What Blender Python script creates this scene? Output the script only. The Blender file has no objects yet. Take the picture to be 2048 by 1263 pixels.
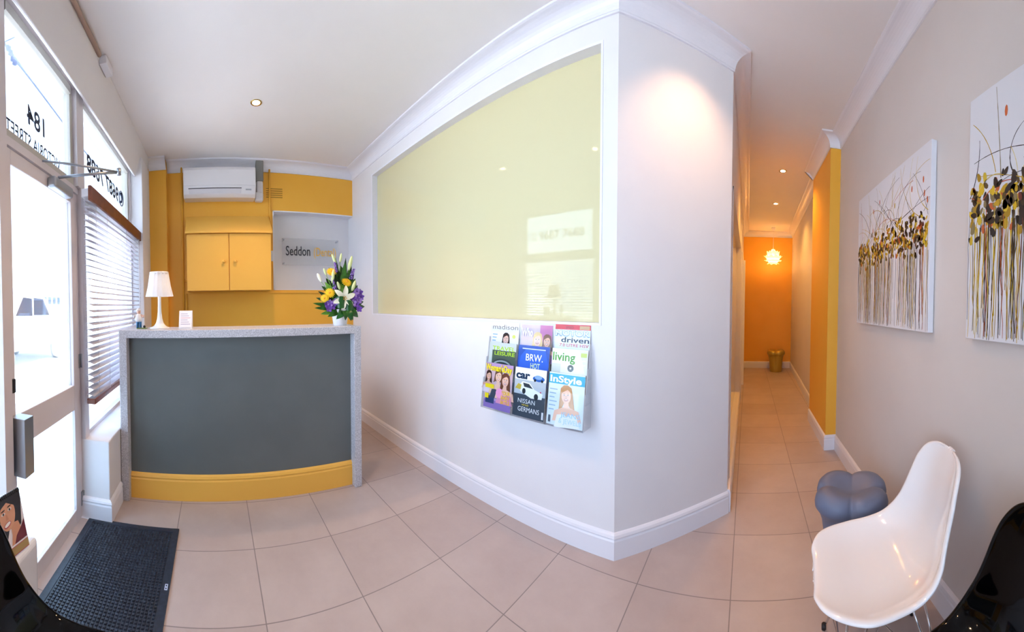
import bpy, math, random
from mathutils import Vector, Matrix, Euler
PI = math.pi
SC = bpy.context.scene
COL = SC.collection

# ------------------------------------------------------------------ camera
cam_d = bpy.data.cameras.new('camera')
cam = bpy.data.objects.new('camera', cam_d); COL.objects.link(cam)
SC.camera = cam
CAM_H = 1.363
F_PX, U0, V0, W_PX, H_PX = 678.14, 1024.0, 621.24, 2048.0, 1263.0
cam_d.type = 'PANO'
cam_d.panorama_type = 'CENTRAL_CYLINDRICAL'
cam_d.central_cylindrical_range_u_min = -U0 / F_PX
cam_d.central_cylindrical_range_u_max = (W_PX - U0) / F_PX
cam_d.central_cylindrical_range_v_min = -(H_PX - V0) / F_PX
cam_d.central_cylindrical_range_v_max = V0 / F_PX
cam_d.central_cylindrical_radius = 1.0
cam_d.clip_start = 0.02
YAW, PITCH, ROLL = 0.69607, -0.02194, -0.00263
cam.matrix_world = (Matrix.Translation((0, 0, CAM_H)) @ Matrix.Rotation(YAW, 4, 'Z') @ Matrix.Rotation(PITCH, 4, 'X')
                    @ Matrix.Rotation(ROLL, 4, 'Y') @ Matrix.Rotation(PI / 2, 4, 'X'))

# ------------------------------------------------------------------ world, exposure
SC.view_settings.view_transform = 'Standard'
SC.view_settings.look = 'None'
SC.view_settings.gamma = 1.0
SC.view_settings.use_curve_mapping = False
SC.view_settings.exposure = 0.66
WORLD_STRENGTH = 5.2
DOWNLIGHT_W = 34.0
world = bpy.data.worlds.new('overcast_sky'); SC.world = world
world.use_nodes = True
bg = world.node_tree.nodes['Background']
bg.inputs['Color'].default_value = (0.56, 0.75, 1.0, 1)
bg.inputs['Strength'].default_value = WORLD_STRENGTH

sun_d = bpy.data.lights.new('sun', 'SUN'); sun_d.energy = 14; sun_d.color = (1.0, .98, .95); sun_d.angle = .01
sun = bpy.data.objects.new('sun', sun_d); COL.objects.link(sun)
sun.rotation_euler = (math.radians(-32), 0, 0)            # high, from behind the shop: the street is sunlit, the room is not

# daylight portals in the glazed street front (sampling only)
def portal(x0, x1, z0, z1):
    l = bpy.data.lights.new('daylight_portal', 'AREA')
    l.shape = 'RECTANGLE'; l.size = abs(x1 - x0); l.size_y = abs(z1 - z0)
    l.cycles.is_portal = True
    o = bpy.data.objects.new('daylight_portal', l); COL.objects.link(o)
    o.location = ((x0 + x1) / 2, -0.93, (z0 + z1) / 2)
    o.rotation_euler = (PI / 2, 0, 0)
portal(-3.34, -2.1, 0.5, 2.7); portal(-2.0, -1.2, 0.05, 2.7); portal(-1.15, -.1, 0.5, 2.7)

# ------------------------------------------------------------------ materials
def lin(c):
    if isinstance(c, str):
        c = tuple(int(c[i:i + 2], 16) / 255 for i in (0, 2, 4))
    return tuple((x / 12.92 if x <= .04045 else ((x + .055) / 1.055) ** 2.4) for x in c[:3])
MATS = {}
def mat(name, col, rough=.5, metal=0.0, spec=.5, coat=0.0, emit=None, estr=0.0, trans=0.0, sub=0.0):
    if name in MATS: return MATS[name]
    m = bpy.data.materials.new(name); m.use_nodes = True
    b = m.node_tree.nodes['Principled BSDF']
    b.inputs['Base Color'].default_value = (*lin(col), 1)
    b.inputs['Roughness'].default_value = rough
    b.inputs['Metallic'].default_value = metal
    b.inputs['Specular IOR Level'].default_value = spec
    b.inputs['Coat Weight'].default_value = coat
    b.inputs['Coat Roughness'].default_value = 0.03
    if emit:
        b.inputs['Emission Color'].default_value = (*lin(emit), 1)
        b.inputs['Emission Strength'].default_value = estr
    MATS[name] = m
    return m
def nodes(m): return m.node_tree.nodes, m.node_tree.links, m.node_tree.nodes['Principled BSDF']
def noisy(name, c1, c2, scale=8, rough=.5, bump=0.0, detail=4, spec=.5, lo=.4, hi=.6, coat=0.0, bscale=None):
    m = mat(name, c1, rough, spec=spec, coat=coat)
    N, L, b = nodes(m)
    tc = N.new('ShaderNodeTexCoord'); nz = N.new('ShaderNodeTexNoise')
    nz.inputs['Scale'].default_value = scale; nz.inputs['Detail'].default_value = detail
    L.new(tc.outputs['Object'], nz.inputs['Vector'])
    cr = N.new('ShaderNodeValToRGB')
    cr.color_ramp.elements[0].position = lo; cr.color_ramp.elements[1].position = hi
    cr.color_ramp.elements[0].color = (*lin(c1), 1); cr.color_ramp.elements[1].color = (*lin(c2), 1)
    L.new(nz.outputs['Fac'], cr.inputs['Fac']); L.new(cr.outputs['Color'], b.inputs['Base Color'])
    if bump:
        n2 = N.new('ShaderNodeTexNoise'); n2.inputs['Scale'].default_value = bscale or scale * 6
        L.new(tc.outputs['Object'], n2.inputs['Vector'])
        bp = N.new('ShaderNodeBump'); bp.inputs['Strength'].default_value = bump; bp.inputs['Distance'].default_value = .002
        L.new(n2.outputs['Fac'], bp.inputs['Height']); L.new(bp.outputs['Normal'], b.inputs['Normal'])
    return m
def thin_glass(name, tint='ffffff', refl=1.0):
    m = bpy.data.materials.new(name); m.use_nodes = True
    N, L = m.node_tree.nodes, m.node_tree.links
    N.clear()
    out = N.new('ShaderNodeOutputMaterial'); mx = N.new('ShaderNodeMixShader')
    tr = N.new('ShaderNodeBsdfTransparent'); gl = N.new('ShaderNodeBsdfGlossy'); fr = N.new('ShaderNodeFresnel')
    tr.inputs['Color'].default_value = (*lin(tint), 1); gl.inputs['Roughness'].default_value = .02
    fr.inputs['IOR'].default_value = 1.45
    mt = N.new('ShaderNodeMath'); mt.operation = 'MULTIPLY'; mt.inputs[1].default_value = refl
    L.new(fr.outputs['Fac'], mt.inputs[0]); L.new(mt.outputs[0], mx.inputs['Fac'])
    L.new(tr.outputs[0], mx.inputs[1]); L.new(gl.outputs[0], mx.inputs[2]); L.new(mx.outputs[0], out.inputs['Surface'])
    MATS[name] = m
    return m
def translucent(name, col, gloss=.3, fac=.5):
    m = bpy.data.materials.new(name); m.use_nodes = True
    N, L = m.node_tree.nodes, m.node_tree.links
    b = N['Principled BSDF']; out = N['Material Output']
    b.inputs['Base Color'].default_value = (*lin(col), 1); b.inputs['Roughness'].default_value = gloss
    t = N.new('ShaderNodeBsdfTranslucent'); t.inputs['Color'].default_value = (*lin(col), 1)
    mx = N.new('ShaderNodeMixShader'); mx.inputs['Fac'].default_value = fac
    L.new(b.outputs[0], mx.inputs[1]); L.new(t.outputs[0], mx.inputs[2]); L.new(mx.outputs[0], out.inputs['Surface'])
    MATS[name] = m
    return m

WALL = noisy('wall_paint_white', 'e6e2e4', 'e9e5e6', 2, .6, .05, bscale=120)
WALLR = noisy('wall_paint_beige', 'dcd3ce', 'dfd6d1', 2, .6, .05, bscale=120)
CEIL = noisy('ceiling_paint', 'f0ebea', 'f2edec', 2, .8)
TRIM = mat('white_gloss_trim', 'eceaf0', .3)
YEL = noisy('yellow_paint', 'f6b43a', 'f8b840', 2, .5, .05, bscale=120)
YELC = mat('yellow_enamel', 'f8bd52', .4)
FRAME = mat('painted_timber', 'd9cfd0', .4)
ALU = mat('bronze_aluminium', 'bdb7ad', .45, .0)
SILVER = mat('silver_metal', 'a9adb3', .35, .8)
CHROME = mat('chrome', 'd8d8dc', .08, 1.0)
GLASS = thin_glass('window_glass', 'fbfdff', .7)
ACRYL = thin_glass('clear_acrylic', 'fcfdff', .6)
FROST = translucent('frosted_glass', 'f2fbff', .4, .75)
INK = mat('navy_lettering', '14203c', .6)
BLACK = mat('black_plastic', '08080a', .12, coat=.6)
RUBBER = noisy('black_rubber', '222a38', '2c3646', 60, .4)
GREYP = noisy('grey_laminate', '646a69', '686e6d', 3, .45)
WHITEP = mat('white_plastic', 'eeedf0', .18, coat=.7)
DARK = mat('dark_grey', '202024', .6)
TIMBER = noisy('mahogany', '6a3420', '7c4028', 14, .4)
SLATM = translucent('blind_slat', 'd9d2d8', .35, .25)

def granite():
    m = mat('speckled_stone', 'c2c1c6', .35)
    N, L, b = nodes(m)
    tc = N.new('ShaderNodeTexCoord'); v = N.new('ShaderNodeTexVoronoi'); v.inputs['Scale'].default_value = 300
    L.new(tc.outputs['Object'], v.inputs['Vector'])
    cr = N.new('ShaderNodeValToRGB'); e = cr.color_ramp.elements
    e[0].position = 0; e[0].color = (*lin('a09fa6'), 1); e[1].position = 1; e[1].color = (*lin('dedde2'), 1)
    x = e.new(.45); x.color = (*lin('bdbcc2'), 1)
    sp = N.new('ShaderNodeSeparateColor'); L.new(v.outputs['Color'], sp.inputs[0]); L.new(sp.outputs[0], cr.inputs['Fac'])
    L.new(cr.outputs['Color'], b.inputs['Base Color'])
    return m
GRANITE = granite()

def tiles():
    m = mat('beige_floor_tiles', 'c8b4a8', .38)
    N, L, b = nodes(m)
    tc = N.new('ShaderNodeTexCoord'); sp = N.new('ShaderNodeSeparateXYZ'); L.new(tc.outputs['Object'], sp.inputs[0])
    def mth(op, a, bb=None):
        n = N.new('ShaderNodeMath'); n.operation = op
        for i, x in enumerate((a, bb)):
            if x is None: continue
            if isinstance(x, (int, float)): n.inputs[i].default_value = x
            else: L.new(x, n.inputs[i])
        return n.outputs[0]
    T = .45
    gx = mth('ADD', mth('DIVIDE', sp.outputs[0], T), .1337 + 100); gy = mth('ADD', mth('DIVIDE', sp.outputs[1], T), -3.4365 + 100)
    def edge(g):
        fr = mth('FRACT', g)
        return mth('MINIMUM', fr, mth('SUBTRACT', 1.0, fr))
    d = mth('MINIMUM', edge(gx), edge(gy))
    grout = mth('LESS_THAN', d, .0055)
    cell = N.new('ShaderNodeCombineXYZ'); L.new(mth('FLOOR', gx), cell.inputs[0]); L.new(mth('FLOOR', gy), cell.inputs[1])
    wn = N.new('ShaderNodeTexWhiteNoise'); L.new(cell.outputs[0], wn.inputs['Vector'])
    nz = N.new('ShaderNodeTexNoise'); nz.inputs['Scale'].default_value = 3.2; nz.inputs['Detail'].default_value = 8
    nz.inputs['Roughness'].default_value = .65; L.new(tc.outputs['Object'], nz.inputs['Vector'])
    f = mth('ADD', mth('MULTIPLY', nz.outputs['Fac'], .8), mth('MULTIPLY', wn.outputs['Value'], .2))
    cr = N.new('ShaderNodeValToRGB'); e = cr.color_ramp.elements
    e[0].position = .3; e[0].color = (*lin('b3a19b'), 1); e[1].position = .75; e[1].color = (*lin('c6b6b0'), 1)
    L.new(f, cr.inputs['Fac'])
    mx = N.new('ShaderNodeMix'); mx.data_type = 'RGBA'
    L.new(grout, mx.inputs[0]); L.new(cr.outputs['Color'], mx.inputs[6]); mx.inputs[7].default_value = (*lin('8b7f7c'), 1)
    L.new(mx.outputs[2], b.inputs['Base Color'])
    bp = N.new('ShaderNodeBump'); bp.inputs['Strength'].default_value = .4; bp.inputs['Distance'].default_value = .003; bp.invert = True
    L.new(mth('LESS_THAN', d, .008), bp.inputs['Height']); L.new(bp.outputs['Normal'], b.inputs['Normal'])
    return m
TILES = tiles()

# ------------------------------------------------------------------ mesh builder
class MB:
    def __init__(s): s.v = []; s.f = []; s.m = []; s.sm = []; s.mats = []
    def mi(s, m):
        if m not in s.mats: s.mats.append(m)
        return s.mats.index(m)
    def add(s, vs, fs, m, smooth=False):
        o = len(s.v); s.v += [tuple(p) for p in vs]; k = s.mi(m)
        for f in fs:
            s.f.append([o + i for i in f]); s.m.append(k); s.sm.append(smooth)
        return s
    def box(s, a, b, m):
        x0, y0, z0 = (min(a[i], b[i]) for i in range(3)); x1, y1, z1 = (max(a[i], b[i]) for i in range(3))
        v = [(x0, y0, z0), (x1, y0, z0), (x1, y1, z0), (x0, y1, z0), (x0, y0, z1), (x1, y0, z1), (x1, y1, z1), (x0, y1, z1)]
        return s.add(v, [(3, 2, 1, 0), (4, 5, 6, 7), (0, 1, 5, 4), (1, 2, 6, 5), (2, 3, 7, 6), (3, 0, 4, 7)], m)
    def ext(s, poly, vec, m, smooth=False):
        n = len(poly); vec = Vector(vec)
        v = [tuple(p) for p in poly] + [tuple(Vector(p) + vec) for p in poly]
        fs = [tuple(range(n))[::-1], tuple(range(n, 2 * n))] + [(i, (i + 1) % n, n + (i + 1) % n, n + i) for i in range(n)]
        return s.add(v, fs, m, smooth)
    def prism(s, poly2, z0, z1, m): return s.ext([(x, y, z0) for x, y in poly2], (0, 0, z1 - z0), m)
    def face(s, pts, m): return s.add(pts, [tuple(range(len(pts)))], m)
    def tube(s, pts, r, m, n=10, closed=False, cap=True):
        pts = [Vector(p) for p in pts]; k = len(pts); rr = r if isinstance(r, (list, tuple)) else [r] * k
        vs = []; up = None
        for i, p in enumerate(pts):
            a = pts[(i - 1) % k] if (closed or i > 0) else p
            b = pts[(i + 1) % k] if (closed or i < k - 1) else p
            t = (b - a).normalized()
            if up is None:
                up = t.cross(Vector((0, 0, 1)))
                if up.length < .1: up = t.cross(Vector((1, 0, 0)))
                up.normalize()
            else:
                up = (up - t * up.dot(t)).normalized()
            w = t.cross(up)
            for j in range(n):
                q = 2 * PI * j / n
                vs.append(p + (up * math.cos(q) + w * math.sin(q)) * rr[i])
        fs = []
        for i in range(k if closed else k - 1):
            for j in range(n):
                a = i * n + j; b = i * n + (j + 1) % n; c = ((i + 1) % k) * n + (j + 1) % n; d = ((i + 1) % k) * n + j
                fs.append((a, b, c, d))
        if cap and not closed:
            fs += [tuple(range(n))[::-1], tuple(range((k - 1) * n, k * n))]
        return s.add(vs, fs, m, True)
    def lathe(s, prof, c, m, n=32, cap0=True, cap1=True, rfun=None, smooth=True):
        vs = []; cx, cy, cz = c
        for r, z in prof:
            for j in range(n):
                q = 2 * PI * j / n; k = rfun(q, z) if rfun else 1
                vs.append((cx + r * k * math.cos(q), cy + r * k * math.sin(q), cz + z))
        fs = []; K = len(prof)
        for i in range(K - 1):
            for j in range(n):
                fs.append((i * n + j, i * n + (j + 1) % n, (i + 1) * n + (j + 1) % n, (i + 1) * n + j))
        if cap0: fs.append(tuple(range(n))[::-1])
        if cap1: fs.append(tuple(range((K - 1) * n, K * n)))
        return s.add(vs, fs, m, smooth)
    def ball(s, c, r, m, n=16, k=10, rot=None):
        r = (r, r, r) if isinstance(r, (int, float)) else r
        vs = []; fs = []
        for i in range(k + 1):
            th = PI * i / k
            for j in range(n):
                q = 2 * PI * j / n
                p = Vector((r[0] * math.sin(th) * math.cos(q), r[1] * math.sin(th) * math.sin(q), r[2] * math.cos(th)))
                if rot: p = rot @ p
                vs.append(p + Vector(c))
        for i in range(k):
            for j in range(n):
                fs.append((i * n + j, (i + 1) * n + j, (i + 1) * n + (j + 1) % n, i * n + (j + 1) % n))
        return s.add(vs, fs, m, True)
    def sheet(s, rows, m, smooth=True, closed=False):
        k = len(rows[0]); vs = [p for r in rows for p in r]; fs = []
        for i in range(len(rows) - 1):
            for j in range(k if closed else k - 1):
                fs.append((i * k + j, i * k + (j + 1) % k, (i + 1) * k + (j + 1) % k, (i + 1) * k + j))
        return s.add(vs, fs, m, smooth)
    def build(s, name, parent=None, loc=(0, 0, 0), rot=(0, 0, 0), bevel=0, seg=2, solid=0, subsurf=0):
        me = bpy.data.meshes.new(name); me.from_pydata(s.v, [], s.f)
        for mm in s.mats: me.materials.append(mm)
        me.polygons.foreach_set('material_index', s.m); me.polygons.foreach_set('use_smooth', s.sm)
        me.validate(); me.update()
        o = bpy.data.objects.new(name, me); COL.objects.link(o)
        o.location = loc; o.rotation_euler = rot
        if parent: o.parent = parent
        if solid:
            md = o.modifiers.new('solid', 'SOLIDIFY'); md.thickness = solid; md.offset = 0
        if bevel:
            md = o.modifiers.new('bevel', 'BEVEL'); md.width = bevel; md.segments = seg; md.limit_method = 'ANGLE'; md.angle_limit = .6
        if subsurf:
            md = o.modifiers.new('sub', 'SUBSURF'); md.levels = subsurf; md.render_levels = subsurf
        return o

def tag(o, label=None, cat=None, group=None, kind=None):
    if label: o['label'] = label
    if cat: o['category'] = cat
    if group: o['group'] = group
    if kind: o['kind'] = kind
    return o
def thing(name, label, cat, loc=(0, 0, 0), rz=0, group=None):
    o = bpy.data.objects.new(name, None); COL.objects.link(o)
    o.empty_display_size = .1; o.location = loc; o.rotation_euler = (0, 0, rz)
    return tag(o, label, cat, group)
def struct(o, label=None, cat=None): return tag(o, label, cat, kind='structure')
def sthing(name, label=None, cat=None, loc=(0, 0, 0)):
    o = bpy.data.objects.new(name, None); COL.objects.link(o); o.location = loc; o.empty_display_size = .1
    return tag(o, label, cat, kind='structure')

# text -> 2-D polygons; x from 0, baseline 0, scaled so cap height = 1
_TX = {}
def text2d(body, bold=0.0):
    key = (body, bold)
    if key in _TX: return _TX[key]
    cu = bpy.data.curves.new('t', 'FONT'); cu.body = body; cu.size = 1; cu.offset = bold; cu.resolution_u = 3
    o = bpy.data.objects.new('t', cu); COL.objects.link(o)
    bpy.context.view_layer.update()
    ev = o.evaluated_get(bpy.context.evaluated_depsgraph_get()); me = ev.to_mesh()
    vs = [(v.co.x, v.co.y) for v in me.vertices]; fs = [tuple(p.vertices) for p in me.polygons]
    ev.to_mesh_clear(); bpy.data.objects.remove(o); bpy.data.curves.remove(cu)
    if vs:
        x0 = min(v[0] for v in vs); vs = [((x - x0) / .72, y / .72) for x, y in vs]
    _TX[key] = (vs, fs)
    return vs, fs
def put_text(mb, body, O, U, V, h, m, width=None, bold=0.0, align='l'):
    """O = lower-left point of the line, U / V = unit axes, h = cap height"""
    vs, fs = text2d(body, bold)
    if not vs: return
    O, U, V = Vector(O), Vector(U), Vector(V)
    w = max(v[0] for v in vs); sx = (width / (w * h)) if width else 1
    sh = -w * h * sx / 2 if align == 'c' else (-w * h * sx if align == 'r' else 0)
    mb.add([O + U * (x * h * sx + sh) + V * (y * h) for x, y in vs], fs, m)

# ------------------------------------------------------------------ room shell
CY = 1.655            # face of the white reception wall
XW = -3.849           # face of the yellow wall
C1 = (-0.678, CY); C2 = (-0.118, 2.215)
XR = 0.853            # face of the right wall
YE = 7.45             # hall end
YS = -0.885           # glazing line of the street front
ZC = 2.98; ZK = 2.87  # ceiling, underside of the cornice
XH = -0.118           # hall left face

b = MB(); b.box((-4.3, -1.1, -.1), (1.3, 7.8, 0), TILES); struct(b.build('floor'))
b = MB(); b.box((-4.3, -1.1, ZC), (1.3, 7.8, ZC + .1), CEIL); struct(b.build('ceiling'))

GX0, GX1, GZ0, GZ1 = -3.317, -0.764, 1.245, 2.757
b = MB()
b.box((XW - .2, CY, 0), (GX0, CY + .14, ZC), WALL); b.box((GX1, CY, 0), (C1[0], CY + .14, ZC), WALL)
b.box((GX0, CY, 0), (GX1, CY + .14, GZ0), WALL); b.box((GX0, CY, GZ1), (GX1, CY + .14, ZC), WALL)
struct(b.build('wall_center'))
b = MB(); b.prism([C1, C2, (C2[0] - .14, C2[1]), (C1[0], C1[1] + .138)], 0, ZC, WALL); struct(b.build('wall_corner'))

# yellow wall with white niche
NY0, NZ0, NZ1, ND = .668, 1.53, 2.44, .13
b = MB()
b.box((XW - .2, YS - .1, 0), (XW, NY0, ZC), YEL); b.box((XW - .2, NY0, 0), (XW, CY, NZ0), YEL); b.box((XW - .2, NY0, NZ1), (XW, CY, ZC), YEL)
struct(b.build('wall_left'))
b = MB()
b.box((XW - .2, NY0, NZ0), (XW - ND, CY + .05, NZ1), WALL)
b.box((XW - ND, NY0, NZ0), (XW + .004, NY0 + .012, NZ1), TRIM); b.box((XW - ND, NY0, NZ1 - .012), (XW + .004, CY, NZ1), TRIM); b.box((XW - ND, NY0, NZ0), (XW + .004, CY, NZ0 + .012), TRIM)
struct(b.build('wall_niche'))
b = MB(); b.box((XW, -.74, 0), (-3.735, -.522, ZC), YEL); struct(b.build('wall_pilaster'))

# street front: spandrel, jamb, lintel
b = MB()
b.box((XW - .2, -1.0, 0), (-2.03, -.676, .51), WALL)                               # sill box under the window
b.box((XW - .2, -1.0, .51), (-3.36, -.715, 2.87), WALL)                            # jamb by the yellow wall
b.ext([(-4.05, -1.0, 2.86), (-4.05, -.80, 2.86), (-4.05, -.80, 2.68), (-4.05, -.78, 2.68), (-4.05, -.70, ZC), (-4.05, -1.0, ZC)], (5.4, 0, 0), WALL)
b.box((-1.15, -1.0, 0), (1.1, -.87, .50), WALL)
b.box((-.10, -1.0, .5), (1.1, -.80, 2.7), WALL)  # unseen wall end, extent set to limit daylight from the added window
struct(b.build('wall_front', bevel=.006))
b = MB()
b.box((XR, -1.0, 0), (XR + .2, 4.02, ZC), WALLR)
struct(b.build('wall_right'))
b = MB(); b.box((.752, 3.14, 0), (XR + .1, 4.0, ZC), YEL); struct(b.build('wall_pier'))
b = MB(); b.prism([(XR, 4.0), (.955, YE), (1.2, YE), (1.2, 4.0)], 0, ZC, WALLR); struct(b.build('wall_hall_right'))
b = MB(); b.box((-.4, YE, 0), (1.2, YE + .15, ZC), YEL); struct(b.build('wall_hall_end'))
HW0, HW1, HZ0, HZ1 = 2.36, 4.80, .15, 2.19          # hall window
HD0, HD1, HDZ = 4.98, 5.82, 2.06                    # hall door
b = MB()
b.box((XH - .14, C2[1], 0), (XH, HW0, ZC), WALL); b.box((XH - .14, HW0, 0), (XH, HW1, HZ0), WALL); b.box((XH - .14, HW0, HZ1), (XH, HW1, ZC), WALL)
b.box((XH - .14, HW1, 0), (XH, HD0, ZC), WALL); b.box((XH - .14, HD0, HDZ), (XH, HD1, ZC), WALL); b.box((XH - .14, HD1, 0), (XH, YE, ZC), WALL)
struct(b.build('wall_hall_left'))

# mouldings along a path: profile = (out, up) pairs, out to the left of travel direction
def moulding(name, path, prof, m, closed=False, bm=None):
    b = bm or MB(); P = [Vector((x, y)) for x, y in path]; k = len(P); rows = []
    for i, p in enumerate(P):
        d0 = (p - P[i - 1]).normalized() if i > 0 else None
        d1 = (P[i + 1] - p).normalized() if i < k - 1 else None
        if d0 is None: d0 = d1
        if d1 is None: d1 = d0
        n0 = Vector((-d0.y, d0.x)); n1 = Vector((-d1.y, d1.x)); n = (n0 + n1); n /= max(.2, n.dot(n0))
        rows.append([(p.x + n.x * o, p.y + n.y * o, z) for o, z in prof])
    b.sheet(rows, m, smooth=False)
    b.face(rows[0], m); b.face(rows[-1][::-1], m)
    if bm is None: return struct(b.build(name))
SKP = [(0, 0), (.016, 0), (.016, .098), (.012, .106), (.012, .112), (.017, .117), (.013, .130), (.006, .138), (0, .142)]
CORN = [(0, ZK - .0), (.010, ZK), (.010, ZK + .012)] + [(.012 + .088 * (1 - math.cos(PI / 2 * i / 8)), ZK + .012 + .082 * math.sin(PI / 2 * i / 8)) for i in range(9)] + [(.112, ZC - .012), (.112, ZC)]
# baseboards (left of travel = into the room)
# travel so that the room lies to the left
moulding('baseboard_center', [(XH, C2[1]), C1, (XW, CY)], SKP, TRIM)
moulding('baseboard_hall_left', [(XH, HW1 + .02), (XH, C2[1] + .0)], [(0, 0), (.022, 0), (.022, .13), (.016, .146), (0, .15)], TRIM)
moulding('baseboard_front', [(-2.27, -.676), (-2.03, -.676), (-2.03, -.90)], SKP, TRIM)
moulding('baseboard_right', [(XR, -.8), (XR, 3.14), (.752, 3.14), (.752, 4.0)], SKP, TRIM)
moulding('baseboard_hall_right', [(XR, 4.0), (.955, YE), (XH, YE), (XH, HD1 + .1)], SKP, TRIM)
moulding('trim_1', [(XR, -.72), (XR, 3.14), (.752, 3.14), (.752, 4.0)], CORN, TRIM)
moulding('trim_2', [(XR, 4.0), (.955, YE), (XH, YE), (XH, C2[1]), C1, (XW, CY), (XW, -.522)], CORN, TRIM)
moulding('trim_3', [(-3.735, -.522), (-3.735, -.715)], CORN, TRIM)
# dado moulding on the yellow wall
b = MB(); b.box((XW, -.36, 1.497), (XW + .014, 1.655, 1.512), YEL); struct(b.build('trim_4'))

# ------------------------------------------------------------------ street window, door, transom
def rect_frame(b, x0, x1, z0, z1, w, y0, y1, m):
    b.box((x0, y0, z0), (x0 + w, y1, z1), m); b.box((x1 - w, y0, z0), (x1, y1, z1), m)
    b.box((x0 + w, y0, z0), (x1 - w, y1, z0 + w), m); b.box((x0 + w, y0, z1 - w), (x1 - w, y1, z1), m)
win = sthing('window_1', 'street window beside the door with a phone number on its upper pane', 'window', (-2.7, YS, .51))
W = Vector((-2.7, YS, .51))
def L(p, o): return tuple(Vector(p) - o)
def lb(b, a, c, m, o): b.box(L(a, o), L(c, o), m)
b = MB()
lb(b, (-2.10, YS - .05, .51), (-2.03, YS + .05, 2.87), FRAME, W)      # post by the door
lb(b, (-3.36, YS - .05, .51), (-3.335, YS + .05, 2.87), FRAME, W)
lb(b, (-3.335, YS - .05, .51), (-2.10, YS + .035, .535), FRAME, W)
lb(b, (-3.335, YS - .05, 2.0), (-2.10, YS + .03, 2.06), FRAME, W)
lb(b, (-3.335, YS - .05, 2.745), (-2.10, YS + .06, 2.87), FRAME, W)
b.build('window_frame', win)
b = MB()
rect_frame(b, -3.335 - W.x, -2.10 - W.x, 2.06 - W.z, 2.745 - W.z, .03, -.02, .03, ALU)
lb(b, (-3.305, YS + .01, 2.704), (-2.13, YS + .036, 2.7435), ALU, W); b.build('glazing_bead', win)
b = MB(); lb(b, (-3.335, YS - .003, .535), (-2.10, YS + .003, 2.0), GLASS, W); b.build('lower_pane', win)
b = MB(); lb(b, (-3.33, YS - .003, 2.06), (-2.10, YS + .003, 2.745), GLASS, W); b.build('upper_pane', win)
b = MB()
# phone number, written to be read from the street (faces -y, runs along +x)
put_text(b, '9687 7688', L((-3.06, YS + .006, 2.345), W), (1, 0, 0), (0, 0, 1), .125, INK, width=.80, bold=.03)
ring = [(math.cos(2 * PI * i / 28) * .068, math.sin(2 * PI * i / 28) * .068) for i in range(28)]
b.tube([L((-3.155 + x, YS + .006, 2.405 + z), W) for x, z in ring], .0045, INK, n=6, closed=True)
b.tube([L((-3.155 + x, YS + .006, 2.405 + z), W) for x, z in [(.022, .042), (-.012, .032), (-.024, 0), (-.008, -.034), (.026, -.040)]], [.013, .008, .007, .008, .013], INK, n=6)
b.build('phone_lettering', win)

dr = sthing('door_1', 'glazed white entrance door with a grey lock box', 'door', (-2.03, YS, 0)); D = Vector((-2.03, YS, 0))
b = MB()
for a, c in (((-2.03, .012), (-1.93, 2.09)), ((-1.275, .012), (-1.215, 2.09)), ((-1.93, .012), (-1.275, .10)), ((-1.93, .725), (-1.275, .88)), ((-1.93, 2.02), (-1.275, 2.09))):
    lb(b, (a[0], YS - .02, a[1]), (c[0], YS + .022, c[1]), FRAME, D)
b.build('door_leaf', dr, bevel=.003)
b = MB(); lb(b, (-1.93, YS - .003, .88), (-1.275, YS + .003, 2.02), GLASS, D); b.build('upper_pane', dr)
b = MB(); lb(b, (-1.93, YS - .004, .10), (-1.275, YS + .004, .725), FROST, D); b.build('lower_pane', dr)
b = MB(); lb(b, (-1.30, YS + .022, .63), (-1.225, YS + .10, .885), SILVER, D)
for i in range(5): lb(b, (-1.302, YS + .035 + .012 * i, .632), (-1.306, YS + .040 + .012 * i, .883), SILVER, D)
o = b.build('lock_box', dr, bevel=.004); o['label'] = 'grey metal lock box'
b = MB(); lb(b, (-1.262, YS + .022, .99), (-1.238, YS + .034, 1.05), DARK, D); b.build('latch', dr)
b = MB()
lb(b, (-1.86, YS + .022, 2.015), (-1.62, YS + .075, 2.075), SILVER, D)
o = b.build('closer_body', dr, bevel=.012, seg=3)
J = (-1.83, -.52, 2.115)
b = MB(); b.tube([L((-1.70, YS + .05, 2.09), D), L(J, D)], .008, SILVER); b.tube([L(J, D), L((-1.56, YS + .03, 2.135), D)], .006, SILVER); b.tube([L((J[0], J[1], 2.10), D), L((J[0], J[1], 2.135), D)], .013, SILVER)
b.build('closer_arm', dr)
b = MB(); lb(b, (-1.222, YS + .020, .01), (-1.214, YS + .028, 2.09), DARK, D); b.build('door_gap_shade', dr)  # dark strip standing in for the shade in the door-edge gap
for z in (.13, 1.02):
    b = MB(); b.tube([L((-2.035, YS + .03, z - .045), D), L((-2.035, YS + .03, z + .045), D)], .008, SILVER); lb(b, (-2.03, YS + .022, z - .045), (-2.0, YS + .026, z + .045), SILVER, D)
    b.build('hinge', dr)
tw = sthing('window_2', 'window above the entrance door lettered with the street address', 'window', (-1.6, YS, 2.1)); Tv = Vector((-1.6, YS, 2.1))
b = MB()
lb(b, (-2.03, YS - .05, 2.095), (-1.16, YS + .03, 2.135), FRAME, Tv); lb(b, (-2.03, YS - .05, 2.745), (-1.10, YS + .06, 2.87), FRAME, Tv)
lb(b, (-1.21, YS - .05, 0), (-1.15, YS + .05, 2.745), FRAME, Tv)
lb(b, (-2.03, YS - .05, 2.135), (-1.985, YS + .05, 2.745), FRAME, Tv)
b.build('window_frame', tw)
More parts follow.
